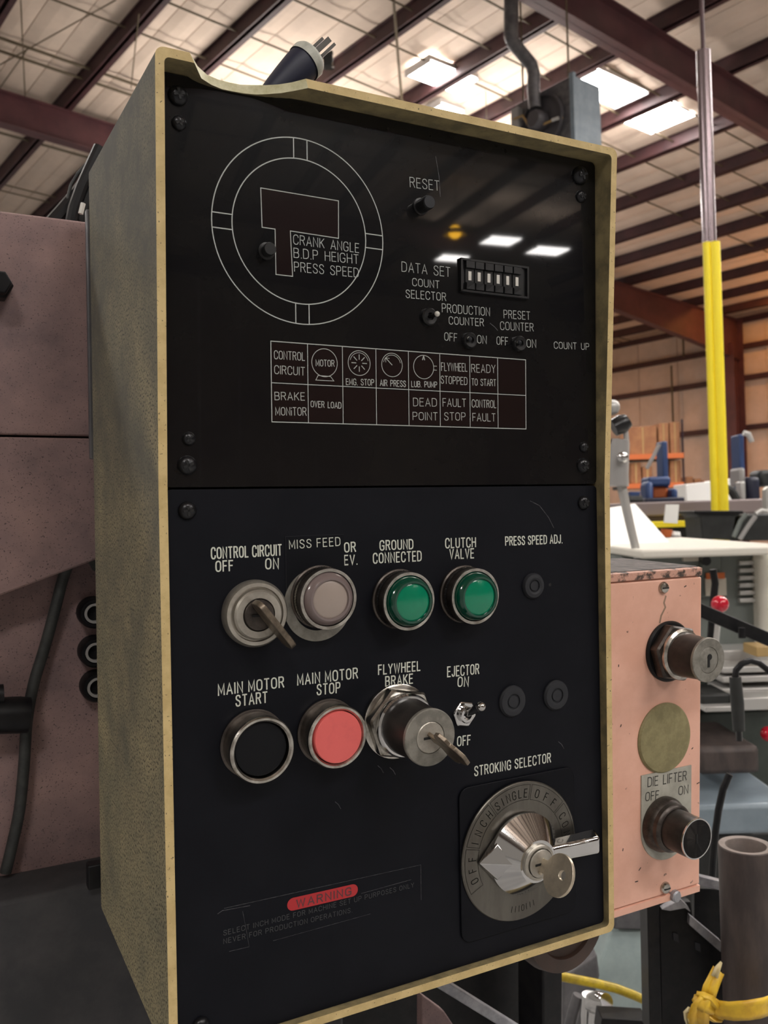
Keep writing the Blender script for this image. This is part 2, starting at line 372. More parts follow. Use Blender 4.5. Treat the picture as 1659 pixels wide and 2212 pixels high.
sodium(22.6, 10.6, 4.2, 'low orange lamp right of the frame on the far wall side')  # added out of frame to brighten the lower wall
sodium(21., 19.5, 6.3, 'orange lamp hidden behind the console by the far wall')  # added out of sight, lights the wall beyond the console
sodium(8.27, -19.25, 7.1, 'small amber lamp mirrored above the other lights in the panel', 'amber', .2)

# ------------------------------------------------------------------ stroke lettering
O_ = [(0,.22),(0,.78),(.1,.94),(.3,1),(.5,.94),(.6,.78),(.6,.22),(.5,.06),(.3,0),(.1,.06)]
G = {
 'A': (.62, [([(0,0),(.31,1),(.62,0)],0),([(.1,.32),(.52,.32)],0)]),
 'B': (.56, [([(0,0),(0,1),(.36,1),(.5,.93),(.52,.76),(.48,.6),(.34,.53),(0,.53)],0),([(.34,.53),(.52,.46),(.56,.27),(.52,.08),(.36,0),(0,0)],0)]),
 'C': (.58, [([(.58,.74),(.55,.9),(.42,1),(.2,1),(.06,.9),(0,.74),(0,.26),(.06,.1),(.2,0),(.42,0),(.55,.1),(.58,.26)],0)]),
 'D': (.58, [([(0,0),(0,1),(.3,1),(.5,.92),(.58,.74),(.58,.26),(.5,.08),(.3,0),(0,0)],0)]),
 'E': (.48, [([(.48,1),(0,1),(0,0),(.48,0)],0),([(0,.53),(.42,.53)],0)]),
 'F': (.46, [([(.46,1),(0,1),(0,0)],0),([(0,.52),(.4,.52)],0)]),
 'G': (.6, [([(.58,.76),(.54,.92),(.42,1),(.2,1),(.06,.9),(0,.74),(0,.26),(.06,.1),(.2,0),(.42,0),(.58,.12),(.58,.45),(.34,.45)],0)]),
 'H': (.56, [([(0,0),(0,1)],0),([(.56,0),(.56,1)],0),([(0,.52),(.56,.52)],0)]),
 'I': (0., [([(0,0),(0,1)],0)]),
 'J': (.42, [([(.42,1),(.42,.2),(.34,.04),(.2,0),(.06,.04),(0,.2)],0)]),
 'K': (.56, [([(0,0),(0,1)],0),([(.54,1),(0,.4)],0),([(.18,.58),(.56,0)],0)]),
 'L': (.44, [([(0,1),(0,0),(.44,0)],0)]),
 'M': (.66, [([(0,0),(0,1),(.33,.2),(.66,1),(.66,0)],0)]),
 'N': (.56, [([(0,0),(0,1),(.56,0),(.56,1)],0)]),
 'O': (.6, [(O_,1)]),
 'P': (.54, [([(0,0),(0,1),(.36,1),(.5,.93),(.54,.74),(.5,.55),(.36,.47),(0,.47)],0)]),
 'R': (.56, [([(0,0),(0,1),(.36,1),(.5,.93),(.54,.76),(.5,.59),(.36,.52),(0,.52)],0),([(.3,.52),(.56,0)],0)]),
 'S': (.54, [([(.53,.78),(.47,.94),(.3,1),(.16,.98),(.04,.88),(.03,.72),(.12,.6),(.4,.46),(.52,.34),(.53,.18),(.44,.04),(.27,0),(.1,.04),(.01,.18),(0,.25)],0)]),
 'T': (.54, [([(0,1),(.54,1)],0),([(.27,1),(.27,0)],0)]),
 'U': (.56, [([(0,1),(0,.22),(.08,.05),(.28,0),(.48,.05),(.56,.22),(.56,1)],0)]),
 'V': (.58, [([(0,1),(.29,0),(.58,1)],0)]),
 'W': (.84, [([(0,1),(.2,0),(.42,.95),(.64,0),(.84,1)],0)]),
 'Y': (.58, [([(0,1),(.29,.48),(.58,1)],0),([(.29,.48),(.29,0)],0)]),
 '.': (.03, [([(0,0),(.05,0)],0)]),
 'i': (0., [([(0,0),(0,.62)],0),([(0,.84),(0,1)],0)]),
}
def ribbon(b, pts, w, closed=False, z=0.):
    n = len(pts); L_ = []; R_ = []
    for i in range(n):
        p = pts[i]
        a = pts[(i-1) % n] if (closed or i > 0) else None
        c = pts[(i+1) % n] if (closed or i < n-1) else None
        def nrm(p, q):
            dx, dy = q[0]-p[0], q[1]-p[1]; l = math.hypot(dx, dy) or 1e-9; return (-dy/l, dx/l)
        ex = (0, 0)
        if a is None: nn = nrm(p, c); k = 1; ex = (-(nn[1])*w*.3, (nn[0])*w*.3)
        elif c is None: nn = nrm(a, p); k = 1; ex = ((nn[1])*w*.3, -(nn[0])*w*.3)
        else:
            n1, n2 = nrm(a, p), nrm(p, c); mx, my = n1[0]+n2[0], n1[1]+n2[1]; l = math.hypot(mx, my)
            if l < .2: nn = n1; k = 1
            else: nn = (mx/l, my/l); k = min(1/max(nn[0]*n1[0]+nn[1]*n1[1], .3), 2.)
        L_.append((p[0]+ex[0]+nn[0]*w/2*k, p[1]+ex[1]+nn[1]*w/2*k, z)); R_.append((p[0]+ex[0]-nn[0]*w/2*k, p[1]+ex[1]-nn[1]*w/2*k, z))
    m = n if closed else n-1
    b.add(L_+R_, [(i, n+i, n+(i+1) % n, (i+1) % n) for i in range(m)])
def text_layout(txt, gap=.22, space=.62):
    x = 0; out = []
    for ch in txt:
        if ch == ' ': x += space; continue
        g = G[ch]; out.append((x, g)); x += g[0]+gap
    return out, x-gap
def lettering(parent, txt, p0, p1, h, sw, m, name='lettering', dw=.00012, gap=.25, wk=0.):
    """txt from baseline point p0 to p1 (frame of the parent), cap height h, stroke width sw"""
    d = (p1-p0); W_ = d.length; ex = Vector((d.x, d.y, 0)).normalized(); ey = Vector((-ex.y, ex.x, 0)); lay, tw = text_layout(txt, gap, .62 if gap < .3 else .45)
    sx = W_/max(tw, .01); b = MB(); k = 0
    for x, g in lay:
        for pts, cl in g[1]:
            q = [((x+a)*sx, c*h) for a, c in pts]; q = [(p0.x+ex.x*a+ey.x*c, p0.y+ex.y*a+ey.y*c) for a, c in q]
            if cl: q = chaikin(q, True, 1)
            ribbon(b, q, sw, bool(cl), k*3e-6); k += 1
    for i, v in enumerate(b.v): b.v[i] = (v[0], v[1], v[2]+p0.z+dw+wk*(v[1]-p0.y))
    o = b.build(name, m, parent, smooth=0, recalc=False); return o

# ------------------------------------------------------------------ the console
con = empty('control_console', mw=MC)
tag(con, 'tall cream-edged control console with black switch panels, broken top rim', 'control panel')
WK = -.0060                                     # the frame bends inward at the seam
def wf(v): return WK*(1-v/H1) if v >= 0 else WK*(1+v/H2)
def shell():
    b = MB(); th = .0047; ro, ri = .0048, .0028
    ofs = L
    outer = rrect(0, -H2, WD, H1, ro, 5); inner = rrect(th, -H2+th, WD-th, H1-th, ri, 5)
    # order of rrect: TR corner, TL corner, BL corner, BR corner; add side and top points
    nt_ = 46
    def loop(pts, x0, x1, y0, y1, r):
        tr, tl, bl, br = pts[0:6], pts[6:12], pts[12:18], pts[18:24]
        top = [(x1-r+(x0+r-x1+r)*i/nt_, y1) for i in range(1, nt_)]
        left = [(x0, y1-r+(0-(y1-r))*i/6) for i in range(1, 7)]+[(x0, (y0+r)*i/6) for i in range(1, 6)]
        right = [(x1, (y0+r)*(1-i/6)) for i in range(1, 7)]+[(x1, (y1-r)*i/6) for i in range(1, 6)]
        return tr+top+tl+left+bl+br+right, (6, 6+nt_-1)
    lo, rng = loop(outer, 0, WD, -H2, H1, ro); li, _ = loop(inner, th, WD-th, -H2+th, H1-th, ri)
    us, ue = on(422, 116, 0).x, on(655, 170, 0).x
    def scoop(u):
        k = (u-us)/(ue-us)
        if k <= 0 or k >= 1: return 0, 0
        s = math.sin(PI*k**.72)**.62; j = .0006*math.sin(u*900)+.0004*math.sin(u*2300)
        return .0145*s+j*s, .0040*s
    n = len(lo)
    def fr(p, i):
        if rng[0]-1 <= i <= rng[1]+1 :
            s, dv = scoop(p[0]); return (p[0], p[1]-dv, wf(p[1])-s)
        return (p[0], p[1], wf(p[1]))
    def mid(p, i, w):
        if rng[0]-1 <= i <= rng[1]+1:
            s, dv = scoop(p[0]); return (p[0], p[1]-dv*.55, min(w, w-s*.3))
        return (p[0], p[1], w)
    fo = [fr(p, i) for i, p in enumerate(lo)]; fi = [fr(p, i) for i, p in enumerate(li)]
    mo = [mid(p, i, -.030) for i, p in enumerate(lo)]; mi = [mid(p, i, -.024) for i, p in enumerate(li)]
    bo = [(p[0], p[1], -DEP) for p in lo]
    b.add(fo+fi+mo+mi+bo, [])
    for i in range(n):
        j = (i+1) % n; u = lo[i][0]; sc = rng[0] <= i+1 and i <= rng[1] and scoop((lo[i][0]+lo[j][0])/2)[0] > .001
        b.f.append([i, j, n+j, n+i]); b.m.append(2 if sc else 0)             # rim
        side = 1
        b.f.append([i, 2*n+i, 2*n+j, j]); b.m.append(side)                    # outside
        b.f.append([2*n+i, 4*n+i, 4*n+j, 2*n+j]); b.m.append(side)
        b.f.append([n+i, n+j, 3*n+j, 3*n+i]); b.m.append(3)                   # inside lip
    b.f.append([4*n+i for i in range(n)]); b.m.append(1)
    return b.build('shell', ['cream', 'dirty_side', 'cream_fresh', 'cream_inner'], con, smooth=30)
shell()
MB().box((-.0022, .02, -DEP-.006), (WD-.02, .195, -DEP-.0005)).build('mounting_flange', 'galvanised', con, bev=.001)

def slab(name, v0, v1, a, bk, m, th=.003, r=.003):
    b = MB(); poly = rrect(.0052, v0, WD-.0052, v1, r, 3); n = len(poly)
    b.add([(x, y, a+bk*y) for x, y in poly]+[(x, y, a+bk*y-th) for x, y in poly],
          [tuple(range(n)), tuple(range(n, 2*n))[::-1]]+[(i, n+i, n+(i+1) % n, (i+1) % n) for i in range(n)])
    return b.build(name, m, con, smooth=0)
up = slab('upper_panel', .0006, H1-.0052, UA, UB, 'upper_black'); tag(up, 'glossy black upper panel with counters and signal table')
lp = slab('lower_panel', -H2+.0052, -.0006, LA, LB, 'lower_black'); tag(lp, 'satin black lower panel with push buttons and key switches')

def ut(txt, x0, y0, x1, y1, hpx, sw=.00042, m='print_grey', **k):
    p0, p1 = U(x0, y0), U(x1, y1); h = abs(U(x0, y0-hpx).y-p0.y); return lettering(up, txt, p0, p1, h, sw, m, wk=UB, **k)
def lt(txt, x0, y0, x1, y1, hpx, sw=.00078, m='print_white', parent=None, **k):
    k.setdefault('gap', .33); p0, p1 = L(x0, y0), L(x1, y1); h = abs(L(x0, y0-hpx).y-p0.y); return lettering(parent or lp, txt, p0, p1, h, sw, m, wk=LB, **k)
def pline(parent, pts, w, m='print_grey', closed=False, name='printed_line', f=None, dw=.00012, ab=(UA, UB)):
    b = MB(); q = [((p.x, p.y)) for p in pts]; ribbon(b, q, w, closed)
    for i, v in enumerate(b.v): b.v[i] = (v[0], v[1], ab[0]+ab[1]*v[1]+dw)
    return b.build(name, m, parent, smooth=0, recalc=False)
def merged_lines(parent, lines, name, m='print_grey', ab=(UA, UB), dw=.00012):
    b = MB()
    for k, (q, w, cl) in enumerate(lines): ribbon(b, q, w, cl, k*3e-6)
    for i, v in enumerate(b.v): b.v[i] = (v[0], v[1], v[2]+ab[0]+ab[1]*v[1]+dw)
    return b.build(name, m, parent, smooth=0, recalc=False)
def circ(cx, cy, r, a0=0, a1=360, n=64): return [(cx+r*math.cos(math.radians(a0+(a1-a0)*i/n)), cy+r*math.sin(math.radians(a0+(a1-a0)*i/n))) for i in range(n if a1-a0 == 360 else n+1)]

# dial ring emblem
cx0, cy0 = .0850, .1449; lw = .00062
ln = [(circ(cx0, cy0, .0522, n=96), lw, True), (circ(cx0, cy0, .0408, n=96), lw, True)]
for q in range(4):
    for s in (-1, 1):
        o = s*.0041; r0, r1 = math.sqrt(.0408**2-o*o), math.sqrt(.0522**2-o*o); c, s_ = [(1,0),(0,1),(-1,0),(0,-1)][q]
        ln.append(([(cx0+c*r0-s_*o, cy0+s_*r0+c*o), (cx0+c*r1-s_*o, cy0+s_*r1+c*o)], lw, False))
merged_lines(up, ln, 'printed_dial')
tp = [U(*q) for q in ((563,406),(731,434),(731,515),(627,499),(632,597),(596,593),(594,495),(566,491))]
merged_lines(up, [([(p.x, p.y) for p in tp], .0005, True)], 'printed_outline')
# display windows, set in the panel just behind the print
def window(x0, y0, x1, y1, name='display_window'):
    b = MB(); b.add([(x, y, UA+UB*y+.00005) for x, y in ((x0,y0),(x1,y0),(x1,y1),(x0,y1))], [(0,1,2,3)]); return b.build(name, 'window_maroon', up, smooth=0, recalc=False)
b = MB(); b.add([(p.x, p.y, UA+UB*p.y+.00005) for p in tp], [(0,1,2,3),(0,3,6,7),(6,3,4,5)]); b.build('display_window', 'window_maroon', up, smooth=0, recalc=False)
for a in (('CRANK ANGLE',634,527,775,546,20),('B.D.P HEIGHT',635,556,774,570,20),('PRESS SPEED',636,586,774,599,20),
          ('RESET',886,404,948.6,412,21),('DATA SET',868,586,972,598,20.5),('COUNT',891,617,948.6,623,16),('SELECTOR',877,643,963,650,17),
          ('PRODUCTION',955,674,1057.6,682.5,18),('COUNTER',970,700,1044.6,704.6,16),('PRESET',1088.5,687,1144.5,690.6,17),('COUNTER',1081,712,1152,715.7,17),
          ('OFF',960,735,986.7,738,17),('ON',1031,741,1050.5,742.7,17),('OFF',1073,744,1096.7,746,17),('ON',1138,750,1157.5,751,17),('COUNT UP',1197,752.5,1272,755.7,14),
          ('CONTROL',592.5,775,658,779,17.5),('CIRCUIT',593,807,658,811,17.5),('MOTOR',682.6,790.5,722,791.8,13.5),
          ('EMG. STOP',747.8,831,807.5,832.7,13),('AIR PRESS',821,833.3,876,835.7,13),('LUB. PUMP',889,835.5,943.7,837,12),
          ('FLYWHEEL',953.5,800.6,1008.8,802.3,17),('STOPPED',952.5,828,1008.8,831.3,16),('READY',1018.6,804,1069.7,805.5,17),('TO START',1019,832,1070.7,834,14),
          ('BRAKE',593.8,863.7,658,864.7,16.5),('MONiTOR',595.5,896.8,661.4,897.5,17),('OVER LOAD',671.5,879,736.6,882.3,13),
          ('DEAD',893,876.8,943,877.8,17),('POINT',892,907,944.7,907.7,16.5),('FAULT',956.7,877.8,1006,878.8,17),('STOP',960,907.7,1005,908,16.5),
          ('CONTROL',1019.5,879.4,1071.3,881,16),('FAULT',1021,909.4,1069.7,910,16.5)):
    ut(*a)
# signal table
tl, tr, bl, br = U(583.5,739), U(1135.5,775), U(589,911), U(1135,927)
ux0, ux1 = .0657, .2417; vy1, vy0 = .0818, .0368; vm = U(590,827).y; cu = [U(x, y).x for x, y in ((664,744.5),(739.3,749),(811.6,754),(881.8,759),(949.6,763),(1014.3,767),(1074.6,771))]
ln = [([(ux0,vy0),(ux0,vy1),(ux1,vy1),(ux1,vy0)], .00052, True), ([(ux0,vm),(ux1,vm)], .00045, False)]
ln += [([(u_, vy0), (u_, vy1)], .00045, False) for u_ in cu]
merged_lines(up, ln, 'printed_table')
cols = [ux0]+cu+[ux1]
for i in range(8):
    for (y0, y1) in ((vy0, vm), (vm, vy1)):
        if (i, y0 == vy0) in ((4, True), (5, True), (6, True)): pass
        window(cols[i]+.0006, y0+.0008, cols[i+1]-.0006, y1-.0008)
mc = U(701,783.7); rr = abs(U(728.5,784).x-U(673.5,783).x)/2
bs = [U(687,811), U(714,813.5), U(721,823), U(682,821)]
merged_lines(up, [(circ(mc.x, mc.y, rr), .00038, True), ([(p.x, p.y) for p in bs], .00038, True)], 'motor_symbol')
ec = U(775.8,784.4); er = abs(U(799.5,785).x-U(752,784).x)/2
merged_lines(up, [(circ(ec.x, ec.y, er), .00038, True), (circ(ec.x, ec.y, er*.84, 15, 165, 24), .0003, False)]+
    [([(ec.x+er*.3*math.cos(k*PI/4), ec.y+er*.3*math.sin(k*PI/4)), (ec.x+er*.68*math.cos(k*PI/4), ec.y+er*.68*math.sin(k*PI/4))], .0005, False) for k in range(8)], 'stop_symbol')
ac = U(846.7,788.4); ar = abs(U(869,789).x-U(824.5,788).x)/2
merged_lines(up, [(circ(ac.x, ac.y, ar), .00038, True), (circ(ac.x, ac.y, ar*.84, 15, 165, 24), .0003, False),
    ([(ac.x, ac.y), (ac.x-ar*.6, ac.y+ar*.55)], .00045, False), ([(ac.x-ar*.6, ac.y+ar*.2), (ac.x-ar*.62, ac.y+ar*.57), (ac.x-ar*.25, ac.y+ar*.55)], .0003, False)], 'gauge_symbol')
pc = U(915,793); pr = abs(U(937,794).x-U(893.5,792).x)/2
merged_lines(up, [(circ(pc.x, pc.y, pr), .00038, True), ([(pc.x, pc.y+pr*.95), (pc.x-pr*.1, pc.y+pr*.62)], .0006, False), ([(pc.x, pc.y+pr*.95), (pc.x+pr*.1, pc.y+pr*.62)], .0006, False),
    ([(pc.x+pr, pc.y+pr*.15), (pc.x+pr*1.3, pc.y+pr*.15)], .0004, False), ([(pc.x+pr, pc.y-pr*.2), (pc.x+pr*1.3, pc.y-pr*.2)], .0004, False)], 'pump_symbol')
# scratches on the acrylic
for pts in (((941,338),(948,380),(951,425)), ((1058,698),(1068,706),(1075,714)), ((1145,1082),(1165,1092),(1185,1118),(1196,1140))):
    f_ = U if pts[0][1] < 1000 else L; q = [f_(*p) for p in pts]
    pline(up if f_ is U else lp, q, .00035, 'scratch', name='scratch', ab=(UA, UB) if f_ is U else (LA, LB))

def at(p, ax=None):                              # location in console frame
    return Vector((p.x, p.y, p.z))
def screw(p, r, sink=False, rot=.3):
    prof = [(r, 0), (r, r*.12), (r*.92, r*.32), (r*.7, r*.52), (r*.4, r*.64), (.00001, r*.68)]
    o = MB().lathe(prof, 28, cap=False).build('screw', 'screw_black', con, loc=at(p)); o.rotation_euler.z = rot
    b = MB()
    for a in (0, PI/2):
        c, s_ = math.cos(a), math.sin(a); l, w = r*.55, r*.13
        b.add([(c*l*i-s_*w*j, s_*l*i+c*w*j, r*z_) for z_ in (.5, .70) for i, j in ((-1,-1),(1,-1),(1,1),(-1,1))], [(0,3,2,1),(4,5,6,7),(0,1,5,4),(1,2,6,5),(2,3,7,6),(3,0,4,7)])
    b.build('cross_slot', 'slot_dark', o, smooth=0)
for x, y, r, rot in ((384,207,.0053,.2),(386,266,.0040,.5),(407.5,948,.0037,.8),(404,1005.5,.0053,.4),(1252,380,.0062,.3),(1255,425,.0042,.6),(1261,966,.0036,.1),(1259,1006,.0052,.7)):
    screw(U(x, y), r, r > .005, rot)
for x, y, r, rot in ((404,1103,.0050,.1),(1260,1086,.0048,.5),(433,2216,.0050,.3)): screw(L(x, y), r, False, rot)

# upper panel controls
p = U(908,447); o = MB().lathe([(.0052,0),(.0052,.001),(.0042,.0012),(.0042,.0098),(.0038,.0106)], 24).build('reset_button', 'black_plastic', con, loc=at(p)); MB().lathe([(.0039,.0106),(.0036,.0112),(.0001,.0113)], 24, cap=False).build('button_cap', 'rubber', o)
p = U(575,543); MB().lathe([(.0048,0),(.0048,.0008),(.0036,.001),(.0036,.006),(.0032,.0066)], 24).build('small_push_button', 'black_plastic', con, loc=at(p))
def toggle(p, tip, r=.0046, ball=.0019, tipm='ivory'):
    o = MB().lathe([(r,0),(r,.0022),(r*.86,.0032),(r*.45,.0030),(r*.42,.0012)], 28).build('toggle_switch', 'black_plastic', con, loc=at(p))
    MB().tube([(0,0,.001), Vector(tip)*.5, tip], [ball*.6, ball*.75, ball*.9], 12).build('lever', 'black_plastic', o)
    MB().sphere(tip, ball, 14).build('lever_tip', tipm, o)
toggle(U(925,685), (.0012, .0006, .0085), .0053, .0017)
toggle(U(1012,736), (-.0035, -.0002, .007), .0050, .0014, 'rubber')
toggle(U(1119,743), (-.0040, -.0002, .007), .0050, .0014, 'rubber')
for x, y in ((1013,731),(1120,740)):
    q = U(x, y, .004); MB().sphere((0,0,0), .0011, 10).build('switch_highlight_stud', 'ivory', con, loc=q)  # ivory bead stands in for a highlight on the switch
# thumbwheel counter
a_, b_, c_, d_ = U(991.5,559), U(1138,577), U(1138.4,645.7), U(992,631)
x0, x1, y0, y1 = (a_.x+d_.x)/2, (b_.x+c_.x)/2, (c_.y+d_.y)/2, (a_.y+b_.y)/2; zz = UA+UB*y0
tw = empty('thumbwheel_counter', parent=con, loc=(x0, y0, zz)); Wt, Ht = x1-x0, y1-y0
b = MB()
for q in (((0,0),(Wt,.0012)),((0,Ht-.0012),(Wt,Ht)),((0,0),(.0014,Ht)),((Wt-.0014,0),(Wt,Ht))): b.box((q[0][0],q[0][1],0), (q[1][0],q[1][1],.0022))
b.box((0,0,0), (Wt,Ht,.0004)); b.build('frame', 'black_plastic', tw, smooth=0)
for k in range(6):
    cw = (Wt-.006)/6; xx = .0028+cw*k
    xw = [ (U(x_, y_).x - x0) for x_, y_ in ((1012,601),(1032,603),(1053,606),(1073,608),(1093.5,609),(1113.5,611))][k]
    b = MB(); b.box((xw-cw*.40, Ht*.30, .0004), (xw+cw*.40, Ht*.70, .0012)); b.box((xw-cw*.45, Ht*.08, .0004), (xw+cw*.36, Ht*.28, .0030)); b.box((xw-cw*.45, Ht*.72, .0004), (xw+cw*.36, Ht*.92, .0030))
    b.add([(xw-cw*.45,Ht*.08,.003),(xw+cw*.36,Ht*.08,.0012),(xw+cw*.36,Ht*.28,.003),(xw-cw*.45,Ht*.28,.0042)], [(0,1,2,3)])
    w = b.build('thumbwheel', 'black_plastic', tw, smooth=0)
    MB().box((xw-.0011, Ht*.36, .0012), (xw+.0011, Ht*.63, .0016)).build('digit_window', 'ivory', w, smooth=0)

# ---------------- lower panel lettering
for a in (('CONTROL CIRCUIT',457,1207,607.7,1199,23.5),('OFF',466.7,1234.5,502.7,1232.6,22),('ON',574,1229,601,1228,22),
          ('OR',744.7,1192.7,767.8,1191,20),('EV.',744,1220,771,1218.5,20),
          ('GROUND',821,1188.4,891.8,1185,20),('CONNECTED',806.5,1216.7,909.7,1211,21),('CLUTCH',962.5,1183.5,1027,1181,20),('VALVE',971.6,1207,1023,1205,20),
          ('PRESS SPEED ADJ.',1092,1178,1214,1172.7,18),('MAIN MOTOR',472,1502,612.6,1484,23),('START',510,1525.5,576.8,1517,23),
          ('MAIN MOTOR',643,1480,772,1464.5,22.5),('STOP',685,1501,734,1495.7,22),('FLYWHEEL',817.6,1457,907,1448,20),('BRAKE',833,1482,891,1475.5,20),
          ('EJECTOR',966.7,1461.8,1034,1455,21),('ON',988.8,1483,1011,1482,20),('OFF',988,1611.5,1015.5,1608,20),('STROKING SELECTOR',1025.3,1676,1189,1645.8,20)):
    lt(*a)
# stickers
def sticker(corners, name, m, edge=True, lab=None):
    q = [L(*c) for c in corners]; b = MB()
    n = len(q); b.add([(p.x, p.y, LA+LB*p.y+.00035) for p in q]+[(p.x, p.y, LA+LB*p.y) for p in q], [tuple(range(n))]+[(i, (i+1) % n, n+(i+1) % n, n+i) for i in range(n)])
    o = b.build(name, m, lp, smooth=0); 
    return o, q
so, q = sticker(((616,1159),(742,1154),(745,1285),(618,1290)), 'label_plate', 'sticker_black'); tag(so, 'black MISS FEED label plate')
merged_lines(lp, [([(q[3].x, q[3].y), (q[0].x, q[0].y), (q[1].x, q[1].y)], .00018, False)], 'sticker_edge', 'rubber', ab=(LA, LB), dw=.0004)
lt('MISS FEED', 624.8, 1185.6, 734, 1178, 18, sw=.0005, m='print_white', dw=.0005)
q = [L(*c) for c in ((468.5,1970),(909,1868),(909.7,1945),(468.5,2058.6))]
merged_lines(lp, [([(p.x, p.y) for p in (L(484,1962), L(909,1868), L(909.7,1944))], .00022, False), ([(p.x, p.y) for p in (L(590,2032), L(800,1974))], .00018, False), ([(p.x, p.y) for p in (L(495,2055), L(538,2045))], .00022, False),
    ([(p.x, p.y) for p in (L(470,1974), L(480,1967), L(540,1956))], .0003, False), ([(p.x, p.y) for p in (L(524,1968), L(532,2010), L(538,2044))], .00016, False), ([(p.x, p.y) for p in (L(780,1930), L(888,1900))], .0002, False)],
    'warning_sticker_edge', 'scratch', ab=(LA, LB), dw=.0001)
pa, pb = L(633,1953), L(761,1923.5); hr = .0036; d_ = (pb-pa); an = math.atan2(d_.y, d_.x)
poly = [(pa.x+hr*math.cos(an+PI/2+PI*i/10), pa.y+hr*math.sin(an+PI/2+PI*i/10)) for i in range(11)]+[(pb.x+hr*math.cos(an-PI/2+PI*i/10), pb.y+hr*math.sin(an-PI/2+PI*i/10)) for i in range(11)]
b = MB(); b.add([(x, y, LA+LB*y+.0001) for x, y in poly], [tuple(range(len(poly)))]); tag(b.build('warning_patch', 'warning_red', lp, smooth=0, recalc=False), 'red rounded WARNING patch')
defm('warn_text', (.09, .03, .035), .6)
lt('WARNING', 641, 1960, 758, 1932, 16, sw=.0008, m='warn_text', dw=.0002, gap=.35)
lt('SELECT INCH MODE FOR MACHINE SET UP PURPOSES ONLY', 483, 2020.6, 893.5, 1915.7, 10.5, sw=.0003, m='print_dim')
lt('NEVER FOR PRODUCTION OPERATIONS.', 483, 2038.7, 760, 1970, 10.5, sw=.0003, m='print_dim')
for cxp, cyp in ((730,1738),(178*0+822,1660),(848,1664),(1212,1608)):
    q = [L(cxp-6, cyp-6), L(cxp+1, cyp), L(cxp+6, cyp+9)]; pline(lp, q, .0004, 'scratch', name='scratch', ab=(LA, LB))

# ---------------- buttons and lamps (axis = w); centre given by the pixel of the front ring at height hgt
def base_at(x, y, hgt):
    p = L(x, y, hgt); return Vector((p.x, p.y, p.z-hgt))
def push_button(x, y, hgt, r, capm, proud, name, label):
    c = base_at(x, y, hgt)
    b = MB(); b.lathe([(r*.97, 0), (r*.97, hgt*.75), (r, hgt*.8), (r, hgt*.95), (r*.965, hgt), (r*.90, hgt), (r*.845, hgt*.93), (r*.83, hgt*.55)], 64, cap=False)
    o = b.build(name, 'worn_chrome', con, loc=c); tag(o, label)
    cz = hgt+proud; rc = r*.815
    MB().lathe([(rc, hgt*.3), (rc, cz-.0008), (rc*.97, cz-.0001), (rc*.90, cz), (.0001, cz+.0002)], 64, cap=False).build('button_cap', capm, o)
    MB().lathe([(r*1.04, 0), (r*1.04, .0012), (r*.97, .0016)], 64).build('collar', 'dark_chrome', o)
    return o
push_button(568.5, 1621.8, .0165, .0182, 'black_cap', -.003, 'push_button', 'black cap in chrome bezel under MAIN MOTOR START')
push_button(731, 1593, .0155, .0180, 'red_cap', .0006, 'push_button', 'red cap in chrome bezel under MAIN MOTOR STOP')
def pilot(x, y, xl, yl, hgt, r, rl, lens, rim, label, h2=.0055, kr=1.02):
    c = base_at(x, y, hgt)
    def kn(a): return 1+.012*math.cos(a*70)
    b = MB(); b.lathe([(r*1.05, 0), (r*1.05, .0018), (r, .0024), (r*.98, hgt*.5), (r, hgt*.62), (r, hgt*.94), (r*.96, hgt), (r*.90, hgt), (r*.88, hgt*.7)], 64, cap=False)
    o = b.build('pilot_lamp', 'dark_chrome', con, loc=c); tag(o, label)
    MB().ring(r*1.0, r*.90, hgt*.97, hgt*1.03, 64).build('bezel_ring', 'worn_chrome', o)
    MB().lathe([(r*kr, hgt*.42), (r*kr, hgt*.56)], 210, cap=False, mod=kn).build('knurled_ring', 'worn_chrome', o)
    z1 = hgt+h2
    MB().lathe([(r*.895, hgt*.6), (r*.885, hgt*.98), (r*.80, z1*.93), (rl*1.14, z1), (rl*1.04, z1), (rl*1.0, z1-.0009)], 64, cap=False).build('lens_rim', rim, o)
    MB().lathe([(rl*1.02, z1-.0012), (rl*.9, z1-.0006), (.0001, z1-.0003)], 64, cap=False).build('lens', lens, o)
    return o
po = pilot(710, 1294, 714, 1295, .0135, .0172, .0106, 'clear_lens', 'clear_rim', 'colourless lamp under the MISS FEED label', .0035)
MB().ring(.0212, .0150, .0004, .0012, 64, (-.001, -.0045)).build('steel_washer', 'lock_grey', po)
pilot(883.7, 1299, 892.6, 1300, .0135, .0172, .0109, 'green_lens', 'green_rim', 'green lamp under GROUND CONNECTED')
pilot(1027, 1288, 1035, 1291, .0135, .0172, .0109, 'green_lens', 'green_rim', 'green lamp under CLUTCH VALVE')

# control circuit key switch
c = base_at(556, 1327, .006)
cs = MB().lathe([(.0186, 0), (.0186, .0036), (.0172, .0060), (.0152, .0062), (.0148, .0046), (.0140, .0046), (.0138, .0078), (.0128, .0090), (.0092, .0090), (.0089, .0075)], 64, cap=False).build('key_switch', 'satin_steel', con, loc=c); tag(cs, 'round steel key switch under CONTROL CIRCUIT OFF ON')
MB().lathe([(.0090, .006), (.0090, .0084), (.0082, .0098), (.0001, .0100)], 40, cap=False).build('lock_cylinder', 'dark_chrome', cs)
MB().box((-.0045, -.0006, .0106), (.0045, .0006, .0112)).build('keyway', 'slot_dark', cs, smooth=0)
